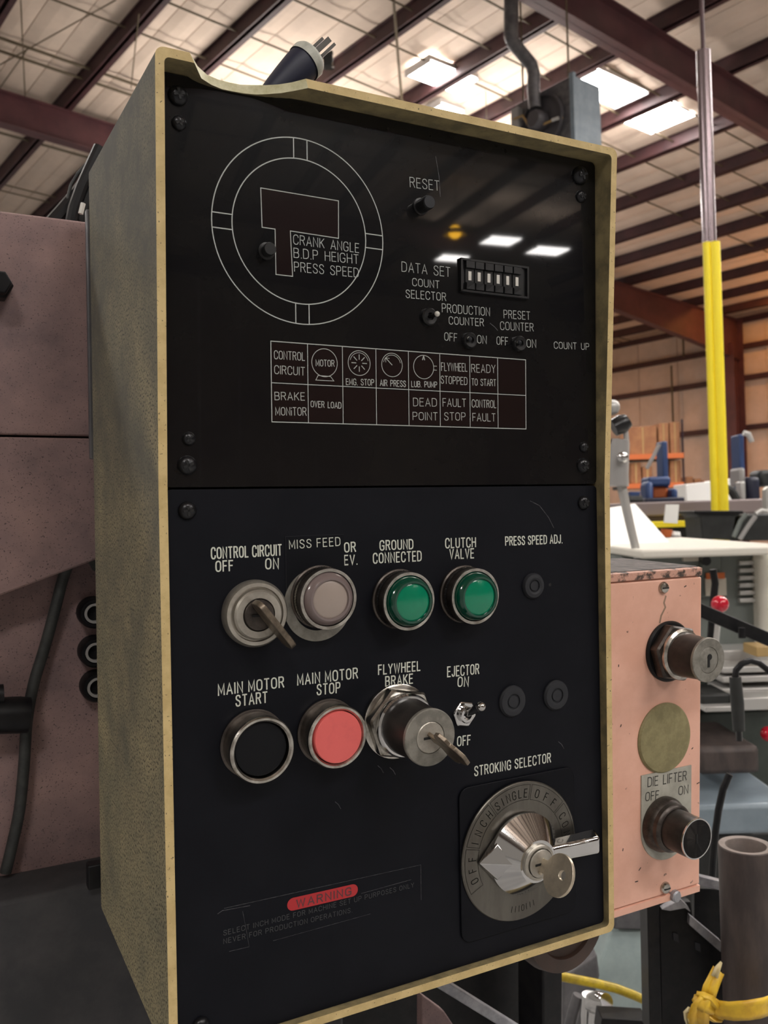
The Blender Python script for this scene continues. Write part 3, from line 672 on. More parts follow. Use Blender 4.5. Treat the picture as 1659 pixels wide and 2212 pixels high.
# its key, edge on (a thing of its own, held by the lock)
def key_mesh(bow_len, bow_w, th, shank):
    """key in local frame: x along bow width, y thickness, z outwards"""
    b = MB(); n = 24
    out = rrect(-bow_w/2, shank, bow_w/2, shank+bow_len, min(bow_w, bow_len)*.32, 6)
    b.add([(x, -th/2, z) for x, z in out]+[(x, th/2, z) for x, z in out], [])
    m = len(out)
    b.f += [tuple(range(m)), tuple(range(m, 2*m))[::-1]]; b.m += [0, 0]
    for i in range(m): b.f.append((i, m+i, m+(i+1) % m, (i+1) % m)); b.m.append(0)
    b.box((-bow_w*.2, -th/2*.9, -.006), (bow_w*.2, th/2*.9, shank+.001))
    return b
ang = math.radians(-52)
k1 = key_mesh(.0145, .0325, .0034, .0012).build('key', 'key_dark', mw=MC @ Matrix.Translation(Vector((c.x+.0048, c.y-.0042, c.z+.0100))) @ Matrix.Rotation(ang, 4, 'Z'), bev=.0004)
tag(k1, 'dark flat key seen edge-on in the CONTROL CIRCUIT switch', 'key')

# flywheel brake lock
c = base_at(929, 1593, .040)
fw = empty('key_lock', parent=con, loc=c); tag(fw, 'large protruding lock with hexagon nut under FLYWHEEL BRAKE')
def hexm(a): return 1/max(math.cos(((a+.2) % (PI/3))-PI/6), .5)*.93
MB().lathe([(.0225, 0), (.0225, .0022), (.0215, .0028)], 60).build('washer', 'worn_chrome', fw)
MB().lathe([(.0205, .0028), (.0212, .0036), (.0212, .0088), (.0200, .0102)], 72, mod=hexm).build('hexagon_nut', 'worn_chrome', fw)
MB().lathe([(.0186, .0102), (.0190, .0112), (.0190, .0135), (.0180, .0148), (.0165, .0150)], 64).build('collar', 'chrome', fw)
MB().lathe([(.0168, .0148), (.0160, .028), (.0152, .0375)], 64).build('lock_body', 'lock_dark', fw)
MB().lathe([(.0154, .0372), (.0163, .0380), (.0163, .0400), (.0158, .0406), (.0092, .0406), (.0090, .0398)], 64, cap=False).build('lock_face', 'lock_grey', fw)
MB().lathe([(.0089, .0380), (.0089, .0404), (.0084, .0408), (.0001, .0408)], 48, cap=False).build('lock_cylinder', 'satin_steel', fw)
MB().box((-.0045, -.0007, .0407), (.0045, .0007, .0411)).build('keyway', 'slot_dark', fw, smooth=0)
# its key: wavy trefoil bow seen edge-on
b = MB(); th = .0024
prof = [(-.0035,-.008),(.0035,-.008),(.0035,.004),(.0045,.006),(.0115,.0075),(.0150,.012),(.0125,.0165),(.0090,.0180),(.0085,.0215),(.0040,.0265),(-.0040,.0265),(-.0085,.0215),(-.0090,.0180),(-.0125,.0165),(-.0150,.012),(-.0115,.0075),(-.0045,.006),(-.0035,.004)]
n = len(prof); b.add([(x, -th/2, z) for x, z in prof]+[(x, th/2, z) for x, z in prof], [tuple(range(n)), tuple(range(n, 2*n))[::-1]]+[(i, n+i, n+(i+1) % n, (i+1) % n) for i in range(n)])
k2 = b.build('key', 'key_dark', mw=MC @ Matrix.Translation(Vector((c.x+.001, c.y, c.z+.0409))) @ Matrix.Rotation(math.radians(-47), 4, 'Z') @ Matrix.Rotation(math.radians(22), 4, 'Y'), bev=.0004)
tag(k2, 'brass key with lobed bow seen edge-on in the FLYWHEEL BRAKE lock', 'key')

# ejector toggle
c = L(1000, 1541)
eo = MB().lathe([(.0080, 0), (.0080, .0022), (.0074, .0027)], 36, mod=hexm).build('ejector_toggle', 'chrome', con, loc=c); tag(eo, 'small chrome toggle between EJECTOR ON and OFF')
MB().lathe([(.0050, .0027), (.0052, .0048), (.0046, .0056), (.0030, .0056), (.0028, .003)], 32).build('bushing', 'chrome', eo)
MB().tube([(0, 0, .004), (.0016, .0042, .010), (.0030, .0075, .0155)], [.0018, .0024, .0030], 16).build('lever', 'chrome', eo)
MB().sphere((.0030, .0075, .0155), .0032, 18).build('lever_tip', 'chrome', eo)
# rubber hole plugs
def plug(x, y, r, lab):
    o = MB().lathe([(r, 0), (r, .0012), (r*.9, .0026), (r*.66, .0030), (r*.50, .0024), (r*.48, .0014), (r*.40, .0014), (r*.36, .0022), (.0001, .0023)], 40, cap=False).build('rubber_plug', 'rubber', con, loc=L(x, y)); tag(o, lab)
plug(1105, 1514, .0102, 'left rubber plug in the EJECTOR row'); plug(1199, 1501, .0100, 'right rubber plug in the EJECTOR row'); plug(1150, 1265, .0084, 'rubber plug under PRESS SPEED ADJ')
MB().lathe([(.0011, .00005), (.0001, .0001)], 16, cap=False).build('pin_hole', 'slot_dark', con, loc=L(1188, 1263))

# stroking selector
q = [L(*p) for p in ((987,1706),(1240,1650),(1238,1972),(997,2032))]
x0, x1, y0, y1 = (q[0].x+q[3].x)/2, (q[1].x+q[2].x)/2, (q[2].y+q[3].y)/2, (q[0].y+q[1].y)/2
poly = rrect(x0, y0, x1, y1, .007, 6); n = len(poly); b = MB()
b.add([(x, y, LA+LB*y) for x, y in poly]+[(x, y, LA+LB*y+.0016) for x, y in poly], [tuple(range(n))[::-1], tuple(range(n, 2*n))]+[(i, (i+1) % n, n+(i+1) % n, n+i) for i in range(n)])
tag(b.build('selector_plate', 'sticker_black', con, bev=.0004), 'square black plate under STROKING SELECTOR')
dc = L(1118, 1838, .003)
dc = Vector((.2296, -.2366, LA+LB*-.2366+.0016))
sd = empty('selector_switch', parent=con, loc=dc); sd.rotation_euler.x = math.atan(-LB)*-1*0; tag(sd, 'chrome selector switch with round engraved dial')
dl = MB().lathe([(.0452, 0), (.0452, .0012), (.0446, .0018), (.030, .0022), (.012, .0026)], 96).build('dial', 'dial_steel', sd)
def arc_text(txt, r, mid, h, sp, sw=.0005):
    b = MB(); n = len(txt); k = 0
    for i, ch in enumerate(txt):
        th = math.radians(mid-(i-(n-1)/2)*sp); ey = (math.cos(th), math.sin(th)); ex = (math.sin(th), -math.cos(th)); g = G[ch]; w = h*.85
        for pts, cl in g[1]:
            qq = [((a-g[0]/2)*w, c*h) for a, c in pts]; qq = [(ey[0]*(r+y)+ex[0]*x, ey[1]*(r+y)+ex[1]*x) for x, y in qq]
            ribbon(b, qq, sw, bool(cl), k*3e-6); k += 1
    for i, v in enumerate(b.v): b.v[i] = (v[0], v[1], v[2]+.00235-.0004*(math.hypot(v[0], v[1])-.03)/.0146)
    b.build('lettering', 'engraved', dl, smooth=0, recalc=False)
arc_text('OFF', .0352, 187, .0052, 11); arc_text('INCH', .0352, 146, .0052, 10); arc_text('SINGLE', .0352, 102, .0052, 7); arc_text('OFF', .0352, 58, .0052, 12); arc_text('CONT', .0352, 12, .0052, 10)
arc_text('IIIOIII', .0352, 272, .0040, 4.5, .0003)
ln = []
for a0, a1 in ((167, 207), (126, 165), (80, 124), (38, 78), (-8, 36)):
    pts = circ(0, 0, .0432, a0, a1, 12)+circ(0, 0, .0335, a0, a1, 12)[::-1]; ln.append((pts, .00022, True))
b = MB()
for k, (pp, w, cl) in enumerate(ln): ribbon(b, pp, w, cl, k*3e-6)
for i, v in enumerate(b.v): b.v[i] = (v[0], v[1], v[2]+.00235-.0004*(math.hypot(v[0], v[1])-.03)/.0146)
b.build('engraved_frames', 'engraved', dl, smooth=0, recalc=False)
# cone knob with pointer
kb = MB().lathe([(.0255, .0030), (.0262, .0040), (.0262, .0062), (.0252, .0072), (.0140, .0188), (.0134, .0195), (.0112, .0196)], 72).build('knob', 'chrome', sd)
b = MB(); b.add([(-.0225, .0135, .0032), (-.0345, 0, .0032), (-.0225, -.0135, .0032), (-.0225, .0115, .0078), (-.0338, 0, .0050), (-.0225, -.0115, .0078), (-.0160, 0, .0165)],
                [(0,1,4,3),(1,2,5,4),(3,4,6),(4,5,6),(0,2,1),(0,3,6,5,2)]); b.build('pointer', 'chrome', sd, smooth=20, bev=.0005)
MB().lathe([(.0113, .019), (.0113, .0212), (.0104, .0220), (.0094, .0222), (.0094, .0200), (.0088, .0200), (.0088, .0230), (.0082, .0234), (.0001, .0235)], 48, cap=False).build('lock_cylinder', 'satin_steel', sd)
MB().box((-.0050, -.0007, .0233), (.0050, .0007, .0238)).build('keyway', 'slot_dark', sd, smooth=0)
b = MB(); b.add([(.014, -.0065, .0065), (.055, -.0075, .0085), (.055, .0075, .0085), (.014, .0065, .0065), (.014, -.0050, .0165), (.051, -.0055, .0195), (.051, .0055, .0195), (.014, .0050, .0165)],
                [(0,3,2,1),(4,5,6,7),(0,1,5,4),(1,2,6,5),(2,3,7,6),(3,0,4,7)]); b.build('knob_handle', 'chrome', sd, smooth=20, bev=.0018)
# its key, round bow facing left
b = MB(); n = 36; th = .0022; R_ = .0128; hr_ = .0028
def kout(a): return (R_*math.cos(a), .0165+R_*.98*math.sin(a))
oc = [kout(2*PI*i/n) for i in range(n)]; ic = [(.0012+hr_*math.cos(2*PI*i/n), .0200+hr_*math.sin(2*PI*i/n)) for i in range(n)]
b.add([(x, y, z) for y in (-th/2, th/2) for x, z in oc+ic], [])
for i in range(n):
    j = (i+1) % n
    for f in ((i, j, n+j, n+i), (2*n+i, 3*n+i, 3*n+j, 2*n+j), (i, 2*n+i, 2*n+j, j), (n+i, n+j, 3*n+j, 3*n+i)): b.f.append(f); b.m.append(0)
b.box((-.0042, -th/2*.95, -.006), (.0042, th/2*.95, .0075)); b.box((-.0042, -th/2*.8, .0), (-.0058, th/2*.8, .002))
k3 = b.build('key', 'key_brass', mw=MC @ Matrix.Translation(Vector((dc.x, dc.y-.0005, dc.z+.0236))) @ Matrix.Rotation(math.radians(66), 4, 'Z') @ Matrix.Rotation(math.radians(0), 4, 'X'), bev=.0003)
tag(k3, 'steel key with round holed bow in the STROKING SELECTOR knob', 'key')

# ------------------------------------------------------------------ power plug lying on the console top
pg = empty('power_plug', mw=MC @ Matrix.Translation(on(600, 150, -.030)))
tag(pg, 'navy power plug with white face and prongs lying on the console top', 'plug')
A_, B_ = on(600, 190, -.030), on(658, 136, -.030); base = on(600, 150, -.030)
ax = (B_-A_).normalized(); pz = Vector((0, 0, 1)); py = pz.cross(ax).normalized()
fz = B_-base
R4 = Matrix(((ax.x, py.x, pz.x, 0), (ax.y, py.y, pz.y, 0), (ax.z, py.z, pz.z, 0), (0, 0, 0, 1)))
def axl(b, name, m):                     # lathe axis z -> plug axis
    T = Matrix.Translation(fz) @ R4 @ Matrix.Rotation(PI/2, 4, 'Y')
    b.v = [tuple(T @ Vector(v)) for v in b.v]; return b.build(name, m, pg)
axl(MB().lathe([(.0060, -.034), (.0074, -.026), (.0088, -.016), (.0100, -.006), (.0102, 0)], 32), 'body', 'navy')
axl(MB().lathe([(.0108, -.001), (.0110, .0035), (.0100, .0055), (.0001, .0057)], 32, cap=False), 'face', 'plug_white')
for k, (x, y, l) in enumerate(((-.0064, .0, .0150), (.0022, .0030, .0160), (.0026, -.0036, .0205))):
    bb = MB().box((x-(.0007 if k == 0 else .0030), y-(.0016 if k == 0 else .0009), .004), (x+(.0007 if k == 0 else .0030), y+(.0016 if k == 0 else .0009), .004+l)); axl(bb, 'prong', 'prong')

# ------------------------------------------------------------------ pink switch box
q0, q1 = P(1319,1257), P(1513,1250); q2, q3 = P(1513.5,1910), P(1330.6,1963.6)
PX0, PX1, PY1, PY0 = .3325, .4255, -.0722, -.3141
pk = empty('switch_box', mw=MC @ Matrix.Translation((PX0, PY0-.006, PKW)))
tag(pk, 'salmon pink steel switch box with key switches, right of the console', 'switch box')
def pl(x, y, dw=0.): v = P(x, y, dw); return Vector((v.x-PX0, v.y-PY0+.006, dw))
Wb, Hb = PX1-PX0, PY1-PY0
b = MB(); b.box((.0004, .006-.0055, -.09), (Wb-.0002, .006+Hb+.0075, -.0022))
b.build('shell', 'pink', pk, bev=.0030)
MB().box((.0006, .006+Hb+.0070, -.088), (Wb-.0006, .006+Hb+.0082, -.004)).build('rusty_top', 'pink_top', pk, bev=.0005)
MB().box((.0, .006, -.0022), (Wb, .006+Hb, 0)).build('cover', 'pink', pk, bev=.0012)
for (v0, v1, nm) in ((-.001, .0058, 'bottom_lip'), (.0064+Hb, .0064+Hb+.0072, 'top_lip')):
    b = MB(); n = 24
    for i in range(n):
        xa, xb = Wb*i/n, Wb*(i+1)/n; b.add([(xa, v0, -.003), (xb, v0, -.003), (xb, v1, -.003), (xa, v1, -.003), (xa, v0+.001, .0002), (xb, v0+.001, .0002), (xb, v1-.0008, .0004), (xa, v1-.0008, .0004)],
            [(4,5,6,7),(0,1,5,4),(2,3,7,6)])
    b.build(nm, 'pink_rust' if nm == 'top_lip' else 'pink', pk, smooth=60)
for (x, y) in ((1432,1269.5),(1435.6,1917)):
    s_ = MB().lathe([(.0046, 0), (.0046, .0010), (.0036, .0026), (.0016, .0032), (.0001, .0033)], 24, cap=False).build('screw', 'worn_chrome', pk, loc=pl(x, y))
    MB().box((-.003, -.0005, .0024), (.003, .0005, .0034)).build('slot', 'slot_dark', s_, smooth=0)
b = MB(); ribbon(b, [(p_.x, p_.y) for p_ in (pl(1438,1288), pl(1434,1302), pl(1437,1312), pl(1428,1330), pl(1425,1345))], .0016)
b.v = [(v_[0], v_[1], .00012) for v_ in b.v]; b.build('oil_stain', 'pink_stain', pk, smooth=0, recalc=False)
for (x, y, a_, l_) in ((1478,1268,.6,5),(1505,1693,.5,6),(1494,1618,.8,4),(1336,1440,1.5,4),(1340,1570,1.2,5),(1345,1838,1.4,5),(1380,1880,1.0,7),(1372,1965-60,.3,6)):
    b = MB(); p_, q_ = pl(x, y), pl(x+l_*math.cos(a_), y-l_*math.sin(a_)); ribbon(b, [(p_.x, p_.y), (q_.x, q_.y)], .0008); b.v = [(v_[0], v_[1], .00012) for v_ in b.v]; b.build('paint_chip', 'slot_dark', pk, smooth=0, recalc=False)
def pbase(x, y, h): v = P(x, y, h); return Vector((v.x-PX0, v.y-PY0+.006, 0))
c = pbase(1529, 1425.6, .038)
k_ = empty('key_switch', parent=pk, loc=c); tag(k_, 'upper key switch with hexagon nut')
MB().lathe([(.0230, 0), (.0232, .0016), (.0220, .0030)], 48).build('washer', 'black_iron', k_)
MB().lathe([(.0205, .0030), (.0212, .0040), (.0212, .0100), (.0198, .0115)], 72, mod=hexm).build('hexagon_nut', 'dark_chrome', k_)
MB().lathe([(.0186, .0115), (.0190, .0125), (.0190, .0145), (.0172, .0158)], 60).build('collar', 'worn_chrome', k_)
MB().lathe([(.0165, .0155), (.0158, .0270), (.0150, .0365)], 60).build('lock_body', 'lock_dark', k_)
MB().lathe([(.0150, .0360), (.0162, .0368), (.0162, .0385), (.0158, .0390), (.0096, .0390), (.0094, .0380)], 60, cap=False).build('lock_face', 'lock_grey', k_)
MB().lathe([(.0093, .0370), (.0093, .0386), (.0088, .0389), (.0001, .0389)], 48, cap=False).build('lock_cylinder', 'lock_grey', k_)
b = MB(); b.lathe([(.0022, .0389), (.0022, .0392), (.0001, .03925)], 20, (.0008, .0022), cap=False); b.box((-.0012, -.0052, .0389), (.0009, .0025, .0392)); b.build('keyway', 'slot_dark', k_, smooth=0)
v = pl(1434, 1593.5); bo_ = MB().lathe([(.0268, 0), (.0268, .0008), (.0255, .0022), (.020, .0030), (.0001, .0034)], 64, cap=False).build('blanking_cap', 'olive', pk, loc=v); tag(bo_, 'olive round blanking cap')
# die lifter plate
v0, v1 = pl(1384,1672), pl(1491.5,1655); xa, xb = v0.x, v1.x; yt = (v0.y+v1.y)/2; yb = pl(1410,1863).y
poly = rrect(xa, yb, xb, yt, .003, 4)
cxm = (xa+xb)/2; rr_ = (xb-xa)/2
poly = [(xa, yt), ]+[(cxm-rr_*math.cos(PI*i/16), yb+rr_-rr_*math.sin(PI*i/16)) for i in range(17)]+[(xb, yt)]
lpz = MB().prism(poly, 0, .0010).build('label_plate', 'plate_white', pk, smooth=0); tag(lpz, 'white DIE LIFTER label plate')
defm('print_black', (.05, .05, .045), .5)
def plt_(txt, x0, y0, x1, y1, h): p0, p1 = pl(x0, y0), pl(x1, y1); hh = abs(pl(x0, y0-h).y-p0.y); lettering(lpz, txt, Vector((p0.x, p0.y, .001)), Vector((p1.x, p1.y, .001)), hh, .0008, 'print_black', dw=.00015)
plt_('DIE LIFTER', 1397, 1698.7, 1480, 1683.7, 19.5); plt_('OFF', 1392, 1729.4, 1420, 1724.8, 18); plt_('ON', 1463.6, 1716.4, 1483.6, 1712.6, 18); 
c = pbase(1504.6, 1812, .034); k_ = empty('key_switch', parent=pk, loc=c); tag(k_, 'lower round chrome key switch on the DIE LIFTER plate')
MB().lathe([(.0208, .001), (.0208, .0045), (.0190, .0080), (.0182, .0090), (.0182, .0125), (.0170, .0140), (.0155, .0145), (.0150, .013)], 60).build('bezel', 'dark_chrome', k_)
MB().lathe([(.0152, .0135), (.0150, .033), (.0146, .0340), (.0142, .0342)], 60).build('lock_body', 'lock_dark', k_)
MB().ring(.0149, .0140, .0335, .0346, 60).build('bezel_ring', 'chrome', k_)
MB().lathe([(.0140, .0335), (.0140, .0342), (.0001, .0342)], 48, cap=False).build('lock_face', 'black_iron', k_)
MB().box((-.0007, -.0035, .0342), (.0007, .0035, .0345)).build('keyway', 'slot_dark', k_, smooth=0)
v = pl(1443, 1938, -.006); MB().lathe([(.0040, -.006), (.0046, -.002), (.0046, .003), (.0035, .004)], 10).build('solder_lump', 'silver_bar', pk, loc=(v.x, v.y+.004, .000))

# ------------------------------------------------------------------ the press on the left (console frame)
ps = empty('press_frame', mw=MC @ Matrix.Translation((-.1, -.29, -.23)))
tag(ps, 'mauve painted press frame standing behind and left of the console', 'machine')
OX, OY, OZ = -.1, -.29, -.23
def Q(x, y, w=-.23): v = on(x, y, w); return (v.x-OX, v.y-OY)
def pr(poly, w0, w1, name, m, bev=.0015, par=ps): return MB().prism([(x, y) for x, y in poly], w0-OZ, w1-OZ).build(name, m, par, bev=bev, smooth=30)
XR = .27-OX; XL = -.75-OX
pr([(XL, .0378-OY), (XR, .0378-OY), (XR, .1957-OY), (XL, .1957-OY)], -.33, -.23, 'upper_block', 'press_mauve')
oa, ob = Q(0,1265), Q(205,1185)
sl = (ob[1]-oa[1])/(ob[0]-oa[0])
xk = .075-OX
pr([(oa[0]-.30, oa[1]-.30*sl), (xk, ob[1]+(xk-ob[0])*sl*.6), (XR, ob[1]+.04), (XR, .0362-OY), (XL, .0362-OY), (XL, oa[1]-.30*sl)], -.33, -.228, 'middle_block', 'press_mauve')
pr([(XL, -.45-OY), (XR, -.45-OY), (XR, .0-OY), (XL, .0-OY)], -.33, -.262, 'lower_wall', 'press_mauve')
for i, (x, y) in enumerate(((202,1323),(204,1407),(208,1482))):
    v = on(x, y, -.255); o = MB().lathe([(.0120, -.008), (.0120, .004), (.0105, .007), (.0085, .007), (.0080, .003), (.0001, .002)], 28, cap=False).build('cable_gland', 'black_iron', ps, loc=(v.x-OX, v.y-OY, v.z-OZ))
    MB().ring(.0078, .0058, .002, .0062, 24).build('gland_insert', 'grey_paint', o)
# bolts on the press
def bolt(x, y, w, r, l, label):
    v = on(x, y, w); o = MB().lathe([(r*1.2, -.02), (r*1.2, l*.4), (r, l*.45), (r, l*.95), (r*.92, l)], 6).build('bolt', 'black_iron', ps, loc=(v.x-OX, v.y-OY, v.z-OZ), bev=.001); tag(o, label)
bolt(-6, 618, -.222, .0085, .016, 'upper hexagon bolt'); 
b = MB(); b.lathe([(.024, -.03), (.024, .008), (.020, .012), (.020, .022), (.0185, .024)], 24)
v = on(20, 1535, -.245)
b = MB(); b.tube([(-.05, .002, .004), (.006, -.003, .004), (.013, -.004, .004)], [.0125, .0135, .013], 18); b.tube([(-.05, .014, .004), (-.004, .013, .004)], .008, 12)
tag(b.build('locking_handle', 'black_iron', ps, loc=(v.x-OX, v.y-OY, v.z-OZ)), 'black locking handle')
# hanging cable
pts = [on(210,1225,-.25), on(196,1203,-.243), on(178,1196,-.240), on(155,1206,-.240), on(136,1250,-.245), on(118,1320,-.250), on(96,1400,-.252), on(72,1480,-.250), on(58,1560,-.250), on(52,1650,-.250), on(42,1750,-.250), on(25,1830,-.250), on(12,1885,-.250)]
o_ = pts[-1]
sm = []
for i in range(len(pts)-1):
    for k in range(4):
        t_ = k/4; p0, p1, p2, p3 = pts[max(i-1,0)], pts[i], pts[i+1], pts[min(i+2,len(pts)-1)]
        sm.append(.5*((2*p1)+(-p0+p2)*t_+(2*p0-5*p1+4*p2-p3)*t_**2+(-p0+3*p1-3*p2+p3)*t_**3))
sm.append(pts[-1])
cb = MB().tube([p-o_ for p in sm], .0042, 12).build('cable', 'cable', mw=MC @ Matrix.Translation(o_)); tag(cb, 'dark cable looping down the lower press face, left of the console', 'cable')
# machine bed
mb_ = empty('machine_bed', mw=MC @ Matrix.Translation((-.1, -.9, -.23))); tag(mb_, 'dark grease-covered machine bed at the lower left', 'machine')
def bd(a, b_, name, m='bed_grey', bev=.003): return MB().box((a[0]+.1, a[1]+.9, a[2]+.23), (b_[0]+.1, b_[1]+.9, b_[2]+.23)).build(name, m, mb_, bev=bev)
bd((-.75, -1.35, -.2599), (.20, -.291, -.212), 'bed_front')
v = on(206, 1885, -.208); MB().box((-.006, -.010, -.004), (.012, .008, .006)).build('corner_bracket', 'black_iron', mb_, loc=(v.x+.1, v.y+.9, v.z+.23), bev=.001)

# cable bundle behind the console top
bo3 = on(150, 470, -.26)
cbn = empty('cable_bundle', mw=MC @ Matrix.Translation(bo3)); tag(cbn, 'bundle of black cables rising behind the console top left', 'cable')
for i, (path, r) in enumerate((([(215,318),(196,360),(176,405),(160,450),(150,500)], .0045), ([(222,345),(205,390),(188,430),(170,480)], .006), ([(212,330),(190,350),(168,375),(153,400),(146,430)], .0012), ([(200,380),(170,420),(140,455),(100,500)], .0065), ([(195,420),(180,450),(150,490)], .007), ([(170,430),(130,462),(90,500)], .004))):
    pp = [on(x, y, -.245-.004*i)-bo3 for x, y in path]; MB().tube(pp, r, 10).build('cable', 'cable' if i == 2 else 'black_plastic', cbn)
o = on(174, 462, -.238)-bo3; MB().tube([o, o+Vector((.002, .008, 0))], .0018, 8).build('cable_tie', 'ivory', cbn)

# ------------------------------------------------------------------ yellow post
PY = 4.95
pbs = W(1519, 110, PY); pft = W(1546, 1105, PY)
post = empty('support_post', mw=Matrix.Translation((pbs.x, pbs.y, 0))); tag(post, 'round steel post with a tall yellow guard rising to the roof', 'post')
MB().lathe([(.038, 0), (.038, pbs.z)], 32).build('pipe', 'post_steel', post)
MB().tube([(0, 0, pbs.z), (0, 0, 8.35)], .012, 10).build('top_rod', 'red_steel', post)
b = MB(); zt = W(1533, 527, PY).z
b.lathe([(.0315, .0), (.0315, zt)], 28, (.0165, -.0245)); b.build('yellow_guard', 'yellow', post)
MB().lathe([(.0205, .0), (.0205, zt)], 24, (-.0285, -.0270)).build('yellow_guard', 'yellow', post)

# ------------------------------------------------------------------ unit heater
hc = W(1237, 152, 10.); htr = empty('unit_heater', mw=Matrix.Translation((hc.x, hc.y, hc.z-.85)) @ MH)
tag(htr, 'grey box-shaped unit heater with a flue pipe hung under the roof', 'heater')
# local: x = DT, y = DA
MB().box((0, 0, 0), (.49, .88, .80)).build('casing', 'heater_blue', htr, bev=.01)
b = MB(); b.box((-.03, .02, .02), (-.001, .86, .78)); b.build('rear_plate', 'galvanised', htr, bev=.008)
MB().box((-.035, -.03, -.02), (.02, .03, .82)).build('corner_post', 'heater_blue', htr, bev=.005)
T = Matrix.Translation((-.04, .42, .40)) @ Matrix.Rotation(-PI/2, 4, 'Y')
b = MB(); b.ring(.31, .29, 0, .05, 40); b.lathe([(.29, .004), (.05, .008)], 40); b.v = [tuple(T @ Vector(v)) for v in b.v]; b.build('fan_ring', 'heater_dark', htr)
b = MB(); b.lathe([(.10, 0), (.11, .02), (.11, .16), (.09, .19)], 24); b.v = [tuple(T @ Vector(v)) for v in b.v]; b.build('motor', 'heater_dark', htr)
b = MB(); b.box((-.12, .74, .42), (-.03, .86, .70)); b.build('control_box', 'grey_paint', htr, bev=.01)
b = MB(); b.tube([(-.13, .80, .56), (-.13, .66, .55), (-.13, .56, .38), (-.13, .46, .33), (-.12, .20, .33), (-.05, .12, .34)], .013, 8); b.build('gas_pipe', 'conduit_tan', htr)
b = MB(); b.tube([(-.125, .22, .33), (-.10, .14, .335)], .02, 8); b.build('pipe_union', 'light_steel', htr)
fl = [W(1156, 235, 10.3), W(1152, 190, 10.3), W(1153, 160, 10.3), W(1148, 140, 10.3), W(1108, 92, 10.3), W(1104, 78, 10.3), W(1105, -80, 10.3)]
inv = htr.matrix_world.inverted()
MB().tube([inv @ p for p in fl], [.075, .075, .075, .075, .078, .085, .088], 20).build('flue_pipe', 'galvanised', htr)
for s_ in ((.05, .1), (.05, .8)): MB().tube([(s_[0], s_[1], .8), (s_[0], s_[1], 3.2)], .012, 6).build('hanger', 'rod_steel', htr)
ch = empty('cable_clamp', mw=Matrix.Translation(W(709, 134, 9.0))); tag(ch, 'dark beam clamp with shiny bolt on the purlin right of the plug', 'clamp')
MB().box((-.05, -.05, -.06), (.05, .05, .06)).build('body', 'machine_dark', ch, bev=.01); MB().lathe([(.018, 0), (.018, .04)], 6, (.05, -.07)).build('bolt', 'chrome', ch, loc=(0, 0, -.09))
MB().bar((-.09, 0, .04), (.05, 0, .10), .03, .03).build('arm', 'machine_dark', ch)

# ------------------------------------------------------------------ things across the shop floor, right of the console
def gp(x, y, Y): p = W(x, y, Y); return p
def card(name, px0, py0, px1, py1, Y, th, m, bev=.004, parent=None, mwp=None):
    """solid box whose front spans the given pixels at distance Y"""
    a, b_ = W(px0, py0, Y), W(px1, py1, Y)
    x0, x1 = sorted((a.x, b_.x)); z0, z1 = sorted((a.z, b_.z)); off = mwp if mwp is not None else Vector((0, 0, 0))
    return MB().box((x0-off.x, Y-off.y, z0-off.z), (x1-off.x, Y+th-off.y, z1-off.z)).build(name, m, parent, bev=bev)
def thing(name, label, cat, px, py, Y, group=None, z=None):
    p = W(px, py, Y); p = Vector((p.x, p.y, p.z if z is None else z)); e = empty(name, mw=Matrix.Translation(p)); tag(e, label, cat, group); return e, p
def tb(e, o, pts, Y, r, name, m, seg=10):
    q = [(W(*p, Y[i] if isinstance(Y, (list, tuple)) else Y)-o) for i, p in enumerate(pts)]; return MB().tube(q, r, seg).build(name, m, e)

# big grey lathe with bench top
e, o = thing('lathe', 'grey green lathe with louvred cabinet behind the pink switch box', 'machine', 1590, 1300, 2.3, z=0)
def cd(*a, **k): return card(*a, parent=e, mwp=o, **k)
cd('headstock', 1340, 1198, 1640, 1405, 2.30, .5, 'machine_grey', bev=.012)
for i in range(6):
    yy = 1212+i*16.2; cd('louvre', 1598, yy, 1634, yy+8, 2.285, .02, 'light_steel', bev=.002)
cd('top_tray', 1385, 1188, 1720, 1197, 2.1, .8, 'bench_white', bev=.006)
cd('control_plate', 1476, 1192, 1510, 1212, 2.285, .02, 'label_cream', bev=.002)
cd('control_panel', 1514, 1200, 1560, 1290, 2.285, .02, 'machine_grey', bev=.004)
MB().lathe([(.012, 0), (.012, .02)], 16).build('control_knob', 'black_plastic', e, loc=W(1520,1211,2.26)-o).rotation_euler.x = PI/2
cd('warning_label', 1524, 1250, 1570, 1286, 2.275, .006, 'label_cream', bev=0)
cd('warning_header', 1526, 1238, 1566, 1250, 2.272, .006, 'orange', bev=0)
cd('end_cover', 1641, 1195, 1720, 1420, 2.25, .5, 'bench_white', bev=.02)
cd('bed_way', 1500, 1407, 1720, 1430, 2.2, .3, 'light_steel', bev=.004)
cd('apron', 1480, 1432, 1720, 1520, 2.25, .3, 'machine_green', bev=.008)
for y_ in (1441, 1462, 1488): cd('slide', 1560, y_, 1720, y_+9, 2.12, .1, 'light_steel', bev=.003)
cd('slide', 1515, 1500, 1580, 1528, 2.08, .12, 'machine_dark', bev=.006)
cd('slide', 1523, 1527, 1600, 1537, 2.05, .14, 'light_steel', bev=.003)
cd('slide', 1600, 1508, 1720, 1532, 2.05, .14, 'light_steel', bev=.003)
cd('pedestal', 1500, 1537, 1720, 1780, 2.3, .4, 'machine_green', bev=.01)
cd('carriage', 1510, 1616, 1644, 1672, 2.0, .25, 'tube_rust', bev=.012)
cd('chip_pan', 1480, 1742, 1720, 1800, 1.95, .6, 'heater_blue', bev=.01)
cd('base', 1480, 1800, 1720, 2000, 2.1, .6, 'machine_dark', bev=.01)
